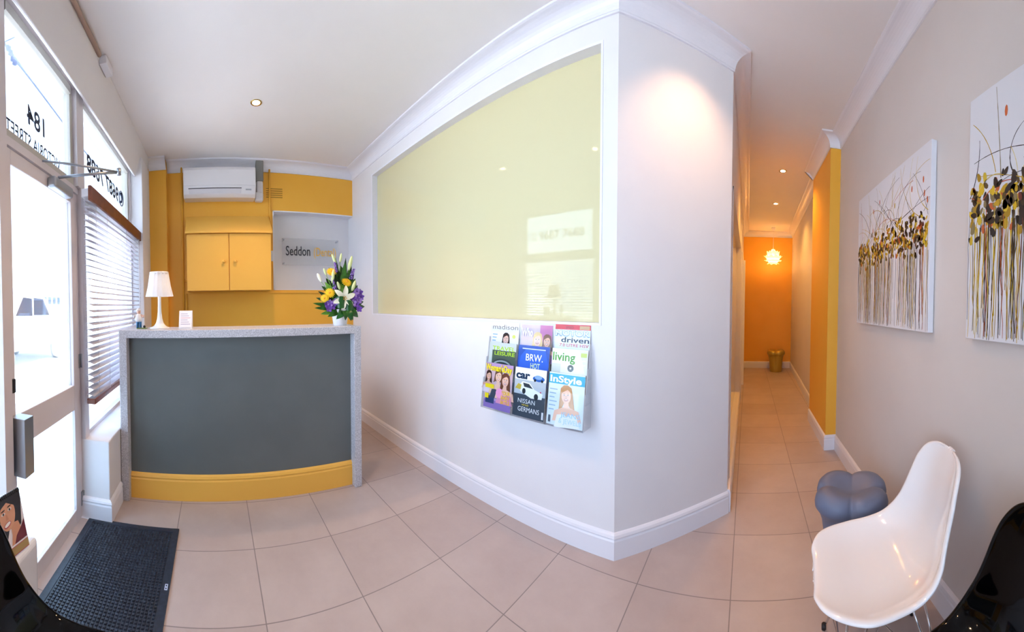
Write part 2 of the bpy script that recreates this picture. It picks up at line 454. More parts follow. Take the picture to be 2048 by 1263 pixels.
b = MB(); rect_frame(b, -1.985 - Tv.x, -1.21 - Tv.x, 2.135 - Tv.z, 2.745 - Tv.z, .04, -.02, .02, ALU); lb(b, (-1.945, YS + .01, 2.698), (-1.25, YS + .03, 2.7435), ALU, Tv); b.build('glazing_bead', tw)
b = MB(); lb(b, (-1.985, YS - .003, 2.135), (-1.21, YS + .003, 2.745), GLASS, Tv); b.build('pane', tw)
b = MB()
put_text(b, '184', L((-1.545, YS + .006, 2.295), Tv), (1, 0, 0), (0, 0, 1), .10, INK, bold=.02, align='c')
put_text(b, 'VICTORIA STREET', L((-1.545, YS + .006, 2.175), Tv), (1, 0, 0), (0, 0, 1), .068, INK, width=.56, bold=.012, align='c')
b.build('address_lettering', tw)
# unseen street window added right of the door so daylight reaches seats and right wall
w5 = sthing('window_5_added', 'added unseen street window for daylight right of the entrance door', 'window', (-.6, YS, .5)); W5 = Vector((-.6, YS, .5))
b = MB(); lb(b, (-1.15, YS - .05, .5), (-.1, YS + .05, .54), FRAME, W5); lb(b, (-1.15, YS - .05, 2.02), (-.1, YS + .03, 2.07), FRAME, W5); lb(b, (-1.15, YS - .05, 2.72), (-.1, YS + .06, 2.87), FRAME, W5)
lb(b, (-.14, YS - .05, .54), (-.1, YS + .04, 2.72), FRAME, W5); b.build('window_frame', w5)
b = MB(); lb(b, (-1.15, YS - .003, .54), (-.14, YS + .003, 2.72), GLASS, W5); b.build('pane', w5)

# ------------------------------------------------------------------ inner windows (pale yellow glass)
PALE = mat('pale_yellow_glass', 'd8cea4', .03, spec=.42, coat=0.0)
w3 = sthing('window_3', 'large pale yellow glass panel set into the white reception wall', 'window', (-2.04, CY, GZ0)); W3 = Vector((-2.04, CY, GZ0))
b = MB()
yb = CY + .075
lb(b, (GX0, CY - .004, GZ0 + .014), (GX0 + .022, yb, GZ1 - .014), TRIM, W3); lb(b, (GX1 - .012, CY - .004, GZ0 + .014), (GX1, yb, GZ1 - .014), TRIM, W3)
lb(b, (GX0, CY - .004, GZ0), (GX1, yb, GZ0 + .014), TRIM, W3); lb(b, (GX0, CY - .004, GZ1 - .014), (GX1, yb, GZ1), TRIM, W3)
b.build('window_frame', w3)
b = MB(); lb(b, (GX0 + .004, CY + .06, GZ0 + .004), (GX1 - .004, yb + .008, GZ1 - .004), PALE, W3); b.build('pane', w3)
w4 = sthing('window_4', 'tall pale yellow glass panel in the left wall of the hall', 'window', (XH, 3.6, HZ0)); W4 = Vector((XH, 3.6, HZ0))
b = MB(); lb(b, (XH - .06, HW0, HZ0), (XH - .05, HW1, HZ1), PALE, W4); b.build('pane', w4)
b = MB()
lb(b, (XH - .06, HW0, HZ0), (XH + .006, HW0 + .03, HZ1), TRIM, W4); lb(b, (XH - .06, HW1 - .05, HZ0), (XH + .015, HW1 + .05, HZ1 + .05), TRIM, W4)
lb(b, (XH - .06, HW0, HZ1 - .02), (XH + .006, HW1, HZ1), TRIM, W4)
b.build('window_frame', w4)
d2 = sthing('door_2', 'white door in the left wall of the hall', 'door', (XH, 5.4, 0)); D2 = Vector((XH, 5.4, 0))
b = MB(); lb(b, (XH - .02, HD0 - .08, 0), (XH + .035, HD0, HDZ + .08), TRIM, D2); lb(b, (XH - .02, HD1, 0), (XH + .06, HD1 + .09, HDZ + .08), TRIM, D2); lb(b, (XH - .02, HD0, HDZ), (XH + .035, HD1, HDZ + .08), TRIM, D2)
b.build('door_frame', d2, bevel=.006)
b = MB(); lb(b, (XH - .08, HD0, .01), (XH - .045, HD1, HDZ), TRIM, D2); b.build('door_leaf', d2)
b = MB(); b.tube([L((XH - .045, HD1 - .1, 1.0), D2), L((XH, HD1 - .1, 1.0), D2), L((XH, HD1 - .2, 1.0), D2)], .01, SILVER); b.build('door_handle', d2)

# ------------------------------------------------------------------ window blind
bl = thing('window_blind', 'horizontal slatted blind under a brown timber valance at the street window', 'blind', (-2.65, -.775, .76)); B0 = Vector((-2.65, -.775, .76))
bx0, bx1 = -3.38, -1.95
b = MB(); lb(b, (bx0, -.755, 2.025), (bx1, -.735, 2.115), TIMBER, B0); b.build('valance', bl, bevel=.003)
b = MB(); lb(b, (bx0 + .01, -.80, 2.05), (bx1 - .005, -.756, 2.10), TRIM, B0); b.build('headrail', bl)
b = MB(); lb(b, (bx0 + .02, -.802, .755), (bx1 - .03, -.742, .790), TIMBER, B0); b.build('bottom_rail', bl, bevel=.006)
b = MB()
for x in (bx0 + .10, bx0 + .55, bx1 - .35, bx1 - .12):
    for y in (-.747, -.800): b.tube([L((x, y, .775), B0), L((x, y, 2.05), B0)], .0012, FRAME, n=5)
b.build('ladder_cords', bl)
b = MB(); b.tube([L((bx0 + .1, -.742, .95), B0), L((bx0 + .1, -.742, 2.04), B0)], .0045, TRIM, n=6); b.build('tilt_wand', bl)
nsl = 31
sl = MB()
rows = []
for i in range(7):
    t = -1 + 2 * i / 6
    y = t * .0245; z = -.0035 * (t * t)
    rows.append([(bx0 + .02 - B0.x, y, z), (bx1 - .03 - B0.x, y, z)])
sl.sheet(rows, SLATM)
for i in range(nsl):
    z = .815 + i * (2.035 - .815) / (nsl - 1)
    if i == 0:
        so = sl.build('slat', bl, solid=.0025); c = so
    else:
        c = so.copy(); COL.objects.link(c); c.parent = bl
    c.location = L((B0.x, -.773, z), B0); c.rotation_euler = (math.radians(-14), 0, 0)

# ------------------------------------------------------------------ reception desk
DX, DY0, DY1, DZ = -2.28, -.672, 1.043, 1.20
dk = thing('reception_desk', 'reception desk with grey front panel, speckled stone top and yellow kickboard', 'desk', (DX, .185, 0)); K0 = Vector((DX, .185, 0))
b = MB()
TH = .055
pr = [(DY0, 0), (DY0, DZ), (DY1, DZ), (DY1, 0), (DY1 - TH, 0), (DY1 - TH, DZ - TH), (DY0 + TH, DZ - TH), (DY0 + TH, 0)]
b.ext([L((DX, y, z), K0) for y, z in pr], (-.36, 0, 0), GRANITE)
b.build('stone_surround', dk, bevel=.004)
b = MB(); lb(b, (DX - .075, DY0 + TH, 0), (DX - .10, DY1 - TH, DZ - TH), GREYP, K0); b.build('front_panel', dk)
b = MB()
kp = [(0, 0), (.018, 0), (.018, .135), (.013, .143), (.013, .15), (.018, .155), (.012, .170), (.004, .178), (0, .18)]
b.ext([L((DX - .075 + o, DY0 + TH, z), K0) for o, z in kp], (0, DY1 - DY0 - 2 * TH, 0), YELC)
b.build('kickboard', dk)
b = MB(); lb(b, (DX - .36, DY0 + .03, .70), (DX - 1.0, DY1 - .03, .73), GREYP, K0); lb(b, (DX - .96, DY0 + .03, 0), (DX - 1.0, DY0 + .07, .7), GREYP, K0); lb(b, (DX - .96, DY1 - .07, 0), (DX - 1.0, DY1 - .03, .7), GREYP, K0); b.build('work_surface', dk)

# ------------------------------------------------------------------ yellow wall fittings
wc = thing('wall_cabinet', 'yellow two-door wall cabinet under a sloping hood', 'cabinet', (XW, .154, 1.52)); Q = Vector((XW, .154, 1.52))
cy0, cy1, cxf = -.297, .605, -3.60
b = MB(); lb(b, (XW, cy0, 1.52), (cxf - .02, cy1, 2.13), YELC, Q); b.build('cabinet_body', wc)
b = MB(); b.ext([L((XW, cy0 - .012, 2.125), Q), L((cxf + .03, cy0 - .012, 2.125), Q), L((cxf + .03, cy0 - .012, 2.145), Q), L((XW + .04, cy0 - .012, 2.36), Q), L((XW, cy0 - .012, 2.36), Q)], (0, cy1 - cy0 + .024, 0), YELC)
b.build('hood', wc, bevel=.003)
for k, (y0, y1, ky) in enumerate(((cy0, .152, .095), (.156, cy1, .215))):
    b = MB(); lb(b, (cxf - .02, y0 + .002, 1.522), (cxf, y1 - .002, 2.122), YELC, Q); o = b.build('door', wc, bevel=.002)
    b = MB(); R = Matrix.Rotation(PI / 2, 3, 'Y')
    kb = MB(); kb.lathe([(.010, 0), (.008, .012), (.016, .018), (.018, .026), (.014, .032), (.006, .035)], (0, 0, 0), YELC, n=16)
    kb.v = [tuple(R @ Vector(p) + Vector(L((cxf, ky, 1.825), Q))) for p in kb.v]
    kb.build('knob', o)
ac = thing('air_conditioner', 'white split air conditioner high on the yellow wall', 'air conditioner', (XW, .06, 2.53)); A = Vector((XW, .06, 2.53))
ay0, ay1 = -.325, .455
ACW = mat('ac_white', 'e4e0e2', .3)
b = MB(); pr = [(0, .0), (.15, .0), (.19, .03), (.205, .09), (.205, .27), (.195, .315), (.16, .325), (0, .325)]
b.ext([(x, ay0 - A.y, z) for x, z in pr], (0, ay1 - ay0, 0), ACW); b.build('body', ac, bevel=.008)
b = MB(); b.box((.205, ay0 - A.y + .004, .115), (.212, ay1 - A.y - .004, .285), ACW); b.build('front_panel', ac, bevel=.004)
b = MB(); pr = [(.207, .082), (.193, .034), (.196, .032), (.211, .08)]
b.ext([(x, ay0 - A.y + .06, z) for x, z in pr], (0, .56, 0), mat('ac_flap', 'd6d2d6', .35)); b.build('air_flap', ac)
b = MB(); b.box((.203, ay0 - A.y + .055, .083), (.208, ay0 - A.y + .625, .090), DARK); b.build('outlet_slot', ac)
b = MB(); b.box((.2, ay1 - A.y - .11, .066), (.2095, ay1 - A.y - .05, .078), mat('label_grey', 'b0b0b8', .5)); b.build('badge', ac)
pc = thing('pipe_duct', 'grey and white pipe cover beside the air conditioner', 'pipe cover', (XW, .5, 2.53)); A = Vector((XW, .5, 2.53))
b = MB(); lb(b, (XW, .472, 2.74), (XW + .09, .555, ZC), mat('duct_grey', '8b8a86', .5), A); b.build('upper_duct', pc, bevel=.006)
b = MB(); lb(b, (XW, .476, 2.60), (XW + .085, .552, 2.745), ACW, A); lb(b, (XW, .458, 2.52), (XW + .095, .552, 2.62), ACW, A); b.build('elbow', pc, bevel=.02, seg=3)
# conduits
def tagged(b, name, label, cat, group=None, **k): return tag(b.build(name, **k), label, cat, group)
def conduit(y, z0, z1, x, label, extra=None):
    b = MB(); b.tube([(0, 0, 0), (0, 0, z1 - z0)], .011, YEL); 
    if extra: extra(b)
    return tagged(b, 'conduit', label, 'pipe', loc=(x, y, z0))
def tap(b):
    b.tube([(0, 0, .62), (0, 0, .67)], .017, YEL); b.tube([(0, 0, .645), (.0, .05, .645)], .008, YEL)
conduit(-.36, 1.0, 2.97, XW + .014, 'yellow painted pipe running down the wall left of the cabinet', tap)
conduit(.635, 2.2, 2.90, XW + .012, 'yellow painted pipe dropping from the ceiling beside the vent')
b = MB(); b.tube([(0, 0, 0), (0, 0, 1.0)], .008, YEL)
tagged(b, 'conduit', 'thin yellow pipe below the moulding left of the cabinet', 'pipe', loc=(XW + .012, -.325, .5))
v = thing('wall_vent', 'yellow slotted air vent right of the air conditioner', 'vent', (XW, .69, 2.64))
b = MB(); b.box((-.002, -.10, -.06), (.002, .10, .06), YEL); b.build('plate', v)
b = MB()
for i in range(5): b.box((.0, -.095, -.052 + i * .024), (.003, .095, -.046 + i * .024), mat('slot_brown', '6e4a10', .8))
b.build('slots', v)
sw = thing('power_outlet', 'small white power outlet between the cabinet and the niche', 'outlet', (XW, .652, 1.92))
b = MB(); b.box((0, -.024, -.06), (.014, .014, .06), WHITEP); b.build('cover_plate', sw, bevel=.004)
b = MB(); b.box((.014, -.015, .015), (.019, -.003, .035), WHITEP); b.build('switch', sw); b = MB(); b.box((.014, -.015, -.035), (.019, -.003, -.015), WHITEP); b.build('switch', sw)
# sign in the niche
sg = thing('wall_sign', 'clear acrylic practice sign in the white niche', 'sign', (XW - ND, 1.147, 1.99))
SGX = .035
plate = mat('acrylic_plate', 'e6e6ea', .12); plate.node_tree.nodes['Principled BSDF'].inputs['Alpha'].default_value = .28
b = MB(); b.box((SGX, -.355, -.158), (SGX + .006, .355, .158), plate); b.build('acrylic_panel', sg, bevel=.002)
for y in (-.335, .335):
    for z in (-.138, .138):
        b = MB(); R = Matrix.Rotation(PI / 2, 3, 'Y'); t = MB(); t.lathe([(.009, 0), (.009, SGX + .012)], (0, 0, 0), SILVER, n=14)
        t.v = [tuple(R @ Vector(p) + Vector((0, y, z))) for p in t.v]; t.build('standoff', sg)
SIGNG = mat('sign_grey', '2c2e34', .5); SIGNY = mat('sign_yellow', 'f6c25a', .5)
b = MB(); put_text(b, 'Seddon', (SGX + .008, -.310, -.045), (0, 1, 0), (0, 0, 1), .115, SIGNG, width=.30, bold=.006); b.build('name_lettering', sg)
b = MB(); put_text(b, '(Dental)', (SGX + .008, .035, -.045), (0, 1, 0), (0, 0, 1), .105, SIGNY, width=.285, bold=.006); b.build('trade_lettering', sg)
# cable cover on the ceiling line
cb = thing('cable_cover', 'white cable box and brown cable run above the street window', 'cable cover', (-2.1, -.70, ZC - .03)); A = Vector((-2.1, -.70, ZC - .03))
b = MB(); lb(b, (-2.22, -.71, ZC - .055), (-2.08, -.66, ZC - .0), TRIM, A); b.build('box', cb, bevel=.004)
b = MB(); b.tube([L((-2.05, -.695, ZC - .02), A), L((-1.0, -.69, ZC - .02), A)], .014, mat('brown_cable', 'b49a8c', .6)); b.build('cable', cb)

# ------------------------------------------------------------------ downlights
WARM = (1.0, .60, .30)
BULB = mat('lamp_glow', 'fff0d8', .5, emit='ffe6c4', estr=14)
BEZEL = mat('gold_bezel', 'b9a06a', .25, .9)
def downlight(x, y, label, power=DOWNLIGHT_W, size=115, blend=.7, col=WARM):
    t = thing('downlight', label, 'ceiling light', (x, y, ZC), 0, 'recessed ceiling downlights')
    b = MB(); b.lathe([(.030, -.001), (.040, -.006), (.046, -.004), (.047, 0)], (0, 0, 0), BEZEL, n=28, cap0=False, cap1=False); b.build('bezel', t)
    b = MB(); b.lathe([(.001, -.0035), (.030, -.0035)], (0, 0, 0), BULB, n=24, cap0=False, cap1=False); b.build('bulb', t)
    l = bpy.data.lights.new('downlight_beam', 'SPOT'); l.energy = power; l.color = col; l.spot_size = math.radians(size); l.spot_blend = blend; l.shadow_soft_size = .03
    o = bpy.data.objects.new('downlight_beam', l); COL.objects.link(o); o.parent = t; o.location = (0, 0, -.02)
downlight(-2.72, .35, 'recessed downlight in the ceiling above the reception desk')
downlight(-1.57, .22, 'recessed downlight in the ceiling midway along the white reception wall')
downlight(-.15, 1.74, 'recessed downlight close to the angled white wall', 31, 108, 1.0, (1, .56, .28))
downlight(.39, 4.06, 'nearer recessed downlight in the hall ceiling', 36, 130, .8, (1, .49, .11))
downlight(.41, 5.36, 'farther recessed downlight in the hall ceiling', 36, 130, .8, (1, .49, .11))

# ------------------------------------------------------------------ shell chairs
def cr(pts, n):
    """Catmull-Rom through tuples, n samples per span"""
    P = [pts[0]] + list(pts) + [pts[-1]]; out = []
    for i in range(1, len(P) - 2):
        for k in range(n):
            t = k / n
            out.append(tuple(.5 * ((2 * P[i][j]) + (-P[i-1][j] + P[i+1][j]) * t + (2*P[i-1][j] - 5*P[i][j] + 4*P[i+1][j] - P[i+2][j]) * t*t + (-P[i-1][j] + 3*P[i][j] - 3*P[i+1][j] + P[i+2][j]) * t**3) for j in range(len(pts[0]))))
    out.append(tuple(pts[-1])); return out
# y (front +), z, half width, edge curl
SHELL = [(0.2496, 0.4015, 0.022, 0.001), (0.2494, 0.4045, 0.0811, 0.0029), (0.2463, 0.4116, 0.1244, 0.008), (0.2241, 0.4128, 0.1706, 0.0143), (0.1729, 0.4069, 0.2075, 0.0216), (0.0968, 0.395, 0.2331, 0.0342), (0.0119, 0.399, 0.2354, 0.0408),
         (-0.073, 0.4141, 0.2357, 0.0481), (-0.1379, 0.4501, 0.234, 0.0545), (-0.1787, 0.5051, 0.2244, 0.0545), (-0.2009, 0.5621, 0.208, 0.0545), (-0.215, 0.6191, 0.1958, 0.0497), (-0.2272, 0.6741, 0.1858, 0.0435),
         (-0.2383, 0.7241, 0.1703, 0.0371), (-0.2535, 0.7719, 0.141, 0.0257), (-0.2636, 0.7968, 0.0981, 0.0147), (-0.2687, 0.8057, 0.0557, 0.0103), (-0.2695, 0.8072, 0.016, 0.003)]
def shell_mesh(m):
    S = cr(SHELL, 4); b = MB(); rows = []; nt = 26
    for i, (y, z, w, e) in enumerate(S):
        a = S[max(0, i - 1)]; c = S[min(len(S) - 1, i + 1)]
        ty, tz = c[0] - a[0], c[1] - a[1]; l = math.hypot(ty, tz) or 1
        ny, nz = tz / l, -ty / l          # normal, to the sitter
        if nz < 0 and i < 6: ny, nz = -ny, -nz
        row = []
        for j in range(nt + 1):
            t = -1 + 2 * j / nt
            q = abs(t) ** 3.2 * e
            row.append((t * w, y + ny * q, z + nz * q))
        # rolled lip
        for sgn, at in ((-1, 0), (1, len(row))):
            q = e; g = min(1, w / .12)
            lip = [(sgn * (w + .010 * g), y + ny * (q + .001), z + nz * (q + .001)), (sgn * (w + .016 * g), y + ny * (q - .007), z + nz * (q - .007))]
            if sgn < 0: row = lip[::-1] + row
            else: row = row + lip
        rows.append(row)
    # rolled lip at the top of the back and the front edge
    def off(row, dy, dz): return [(x, y + dy, z + dz) for x, y, z in row]
    rows = [off(rows[0], .004, -.012)] + rows + [off(rows[-1], -.006, .004), off(rows[-1], -.012, -.002)]
    b.sheet(rows, m)
    return b
def shell_chair(label, m, loc, rz, group):
    t = thing('shell_chair', label, 'chair', loc, rz, group)
    o = shell_mesh(m).build('seat_shell', t, solid=.009); md = o.modifiers.new('sub', 'SUBSURF'); md.levels = 1; md.render_levels = 1
    b = MB(); b.box((-.06, -.10, .378), (.06, .10, .386), DARK); b.build('mounting_plate', t)
    feet = [(sx * .205, sy * .195, 0) for sx in (-1, 1) for sy in (-1, 1)]
    for fx, fy, _ in feet:
        sx, sy = (1 if fx > 0 else -1), (1 if fy > 0 else -1)
        b = MB()
        b.tube([(fx, fy, .012), (fx * .93, fy * .93, .05), (sx * .125, sy * .06, .385)], .0048, CHROME, n=8)
        b.tube([(fx, fy, .012), (fx * .93, fy * .93, .05), (sx * .05, sy * .125, .385)], .0048, CHROME, n=8)
        l = b.build('leg', t)
        b = MB(); b.tube([(fx, fy, 0), (fx, fy, .022)], .010, DARK, n=12); b.build('foot', l)
    b = MB()
    for sx, sy in ((1, 1), (1, -1)):
        b.tube([(-sx * .17, -sy * .155, .13), (0, 0, .20), (sx * .17, sy * .155, .13)], .004, CHROME, n=8)
    for a, c in (((-.17, -.155, .13), (.17, -.155, .13)), ((-.17, .155, .13), (.17, .155, .13))):
        b.tube([a, c], .004, CHROME, n=8)
    b.build('cross_brace', t)
    return t
WHITES = mat('white_shell', 'faf9fb', .12, coat=.8); BLACKS = mat('black_shell', '020203', .05, spec=.18)
shell_chair('glossy white shell chair on chrome wire legs by the right wall', WHITES, (.501, 1.148, 0), 1.415, 'shell chairs')
shell_chair('glossy black shell chair nearest in the bottom right corner', BLACKS, (.486, .567, 0), 1.504, 'shell chairs')
shell_chair('glossy black shell chair nearest in the bottom left corner, in front of the calendar', BLACKS, (-.65, -.373, 0), .185, 'shell chairs')

# ------------------------------------------------------------------ tooth stools
def tooth_stool(label, m, loc, phase, group):
    b = MB()
    prof = [(.125, 0), (.132, .010), (.138, .10), (.148, .20), (.165, .30), (.185, .350), (.188, .352), (.204, .375), (.207, .40), (.200, .425), (.180, .445), (.150, .452), (.115, .446), (.08, .432), (.045, .420), (.015, .416), (.001, .415)]
    n = 112; rows = []
    for r, z in prof:
        row = []
        for k in range(n):
            q = 2 * PI * k / n; c = abs(math.cos(2 * (q - phase))) ** .62
            a = (.07 + .13 * min(1, z / .36)) * min(1, r / .17) ** 1.5; rr = r * (1 - a + a * c); zz = z - (.022 * (1 - c) * min(1, r / .15) ** 2 if z > .37 else 0)
            row.append((rr * math.cos(q), rr * math.sin(q), zz))
        rows.append(row)
    b.sheet(rows, m, closed=True); b.face(rows[0][::-1], m)
    o = b.build('tooth_stool', loc=loc)
    return tag(o, label, 'stool', group)
GREYS = mat('grey_moulded_plastic', '6c7690', .45)
GOLD = mat('gold_paint', 'c4ab4c', .30, .6)
tooth_stool('grey tooth shaped stool behind the white chair', GREYS, (.545, 1.665, 0), math.radians(72 + 45), 'tooth stools')
tooth_stool('gold tooth shaped stool at the far end of the hall', GOLD, (.60, 7.08, 0), math.radians(85 + 45), 'tooth stools')

# ------------------------------------------------------------------ door mat
mt = thing('door_mat', 'black rubber studded mat inside the entrance door', 'mat', (-2.03, -.815, 0))
MX, MY = .90, .575
b = MB()
b.ext([(0, 0, .001), (MX, 0, .001), (MX, MY, .001), (0, MY, .001)], (0, 0, .005), RUBBER)
for a, c in (((0, 0), (MX, .034)), ((0, MY - .034), (MX, MY)), ((0, .034), (.034, MY - .034)), ((MX - .034, .034), (MX, MY - .034))):
    b.box((*a, .006), (*c, .009), RUBBER)
b.build('mat_base', mt)
b = MB(); nx, ny = 46, 28
for i in range(nx):
    for j in range(ny):
        x = .040 + (MX - .08) * (i + .5) / nx; y = .040 + (MY - .08) * (j + .5) / ny; h = .0063; g = .0042
        b.add([(x - h, y - h, .006), (x + h, y - h, .006), (x + h, y + h, .006), (x - h, y + h, .006), (x - g, y - g, .0115), (x + g, y - g, .0115), (x + g, y + g, .0115), (x - g, y + g, .0115)],
              [(4, 5, 6, 7), (0, 1, 5, 4), (1, 2, 6, 5), (2, 3, 7, 6), (3, 0, 4, 7)], RUBBER)
b.build('studs', mt)
b = MB(); b.box((.415, MY - .024, .009), (.45, MY - .010, .0096), mat('tag_pale', 'c8d4ee', .5)); b.box((.420, MY - .020, .0096), (.430, MY - .014, .0099), INK); b.box((.436, MY - .020, .0096), (.446, MY - .014, .0099), INK)
b.build('maker_tag', mt)

# ------------------------------------------------------------------ on the desk
LAMPW = mat('lamp_gloss_white', 'f4f2f0', .12, coat=.8)
lp = thing('table_lamp', 'white table lamp with a pleated shade on the reception desk', 'lamp', (-2.47, -.41, DZ))
b = MB(); b.lathe([(.075, 0), (.076, .006), (.060, .012), (.042, .022), (.028, .042), (.019, .075), (.014, .12), (.012, .17), (.012, .26)], (0, 0, 0), LAMPW, n=32); b.build('stem', lp)
b = MB()
def pleat(q, z): return 1 + .022 * math.cos(16 * q)
b.lathe([(.102, .235), (.084, .31), (.068, .415)], (0, 0, 0), translucent('lamp_shade_film', 'efeef0', .12, .35), n=96, cap0=False, cap1=False, rfun=pleat)
b.build('lamp_shade', lp)
b = MB(); b.ball((0, 0, .315), (.026, .026, .034), mat('bulb_white', 'fff6ea', .3, emit='ffe4c0', estr=3), 14, 8); b.build('bulb', lp)
b = MB(); b.tube([(0, 0, .415), (0, 0, .395)], .07, LAMPW, n=24); b.build('shade_cap', lp)

fg = thing('figurine', 'small white figurine in blue trousers at the window end of the desk', 'figurine', (-2.45, -.565, DZ))
BLUEP = mat('figurine_blue', '1f5f8c', .4); FIGW = mat('figurine_white', 'efe9e6', .35); SKINF = mat('figurine_skin', 'e3b7a0', .45); GREENB = mat('figurine_green', '7d8c4a', .5)
b = MB(); b.box((-.028, -.012, 0), (.028, .062, .007), GREENB); b.build('base', fg, bevel=.003)
b = MB()
for y in (-.010, .012): b.tube([(0, y, .006), (0, y, .030), (0, y * .8, .055)], [.010, .010, .013], BLUEP, n=10)
for y in (-.010, .012): b.ball((.006, y, .010), (.014, .009, .007), BLUEP, 10, 6)
b.build('trousers', fg)
b = MB(); b.lathe([(.022, .052), (.027, .068), (.026, .088), (.018, .104), (.010, .112)], (0, 0, 0), FIGW, n=18); b.build('coat', fg)
b = MB(); b.ball((0, 0, .126), (.017, .016, .019), SKINF, 14, 10); b.ball((.016, 0, .123), .005, SKINF, 8, 6); b.build('head', fg)
b = MB(); b.lathe([(.019, .134), (.016, .143), (.009, .152), (.004, .150)], (0, 0, 0), FIGW, n=14); b.build('cap', fg)
for sy in (-1, 1):
    b = MB(); b.tube([(0, sy * .018, .100), (.010, sy * .036, .088), (.022, sy * (.042 if sy > 0 else .028), .100)], [.009, .008, .006], FIGW if sy < 0 else SKINF, n=8); b.build('arm', fg)
b = MB(); b.ball((.004, .042, .016), (.010, .010, .010), DARK, 10, 8); b.build('bag', fg)

PAPER = mat('paper_white', 'efedf0', .6)
ch = thing('leaflet_holder', 'slanted white leaflet holder on the reception desk beside the lamp', 'leaflet holder', (-2.43, -.215, DZ))
b = MB(); b.ext([(-.045, -.048, 0), (.035, -.048, 0), (.030, -.048, .010), (-.028, -.048, .125), (-.045, -.048, .128)], (0, .096, 0), PAPER); b.build('holder_body', ch)
b = MB(); b.ext([(.0345, -.043, .010), (.0355, -.043, .010), (-.0245, -.043, .122), (-.0255, -.043, .122)], (0, .086, 0), PAPER)
LINE = mat('print_lilac', 'b9b4cc', .6); PINKL = mat('print_pink', 'd8b0c0', .6)
for i in range(6):
    a = .18 + i * .13; x = .0358 + (-.0242 - .0358) * a; z = .010 + .112 * a
    b.face([(x, -.034, z), (x, .034 - .01 * (i % 3), z), (x - .0025, .034 - .01 * (i % 3), z + .0047), (x - .0025, -.034, z + .0047)], PINKL if i == 3 else LINE)
b.build('leaflet', ch)

# ------------------------------------------------------------------ flower arrangement
FX = -2.42
fl = thing('flower_arrangement', 'tall arrangement of lilies and yellow and purple flowers in a white pot on the desk', 'flowers', (FX, .93, DZ))
b = MB(); b.lathe([(.050, 0), (.052, .004), (.062, .08), (.068, .118), (.070, .124), (.065, .124), (.060, .11), (.001, .105)], (0, 0, 0), WHITEP, n=40, cap1=False); b.build('pot', fl)
LEAF = noisy('leaf_green', '1f4a12', '2f6a1c', 30, .3, spec=.5); LEAFD = noisy('leaf_dark', '12300e', '1e4416', 30, .3); LEAFL = noisy('leaf_light', '4f8a26', '6aa238', 30, .35)
GLOSS = noisy('leaf_glossy', '124c18', '1c6422', 20, .32)
rnd = random.Random(7)
def PP(u, v, dx=0.0):   # centimetre layout: (right, up) in cm from the pot's foot, depth dx towards the room
    return Vector((dx, u / 100, v / 100))
def leaf(a, c, w, m, bend=.02, name='leaf', fold=.25, n=9):
    a, c = Vector(a), Vector(c); d = c - a; l = d.length; t = d.normalized()
    side = t.cross(Vector((1, 0, 0)));
    if side.length < .1: side = t.cross(Vector((0, 0, 1)))
    side.normalize(); nor = side.cross(t)
    if nor.x < 0: nor = -nor
    rows = []
    for i in range(n + 1):
        s = i / n; ww = w * (math.sin(PI * min(1, s ** .8 * .97 + .03)) ** .8) + .0004
        p = a + d * s + nor * (bend * math.sin(PI * s))
        rows.append([p - side * ww + nor * ww * fold, p - side * ww * .5 + nor * ww * fold * .3, p, p + side * ww * .5 + nor * ww * fold * .3, p + side * ww + nor * ww * fold])
    b = MB(); b.sheet(rows, m); return b.build(name, fl)
O1 = (0, 13)
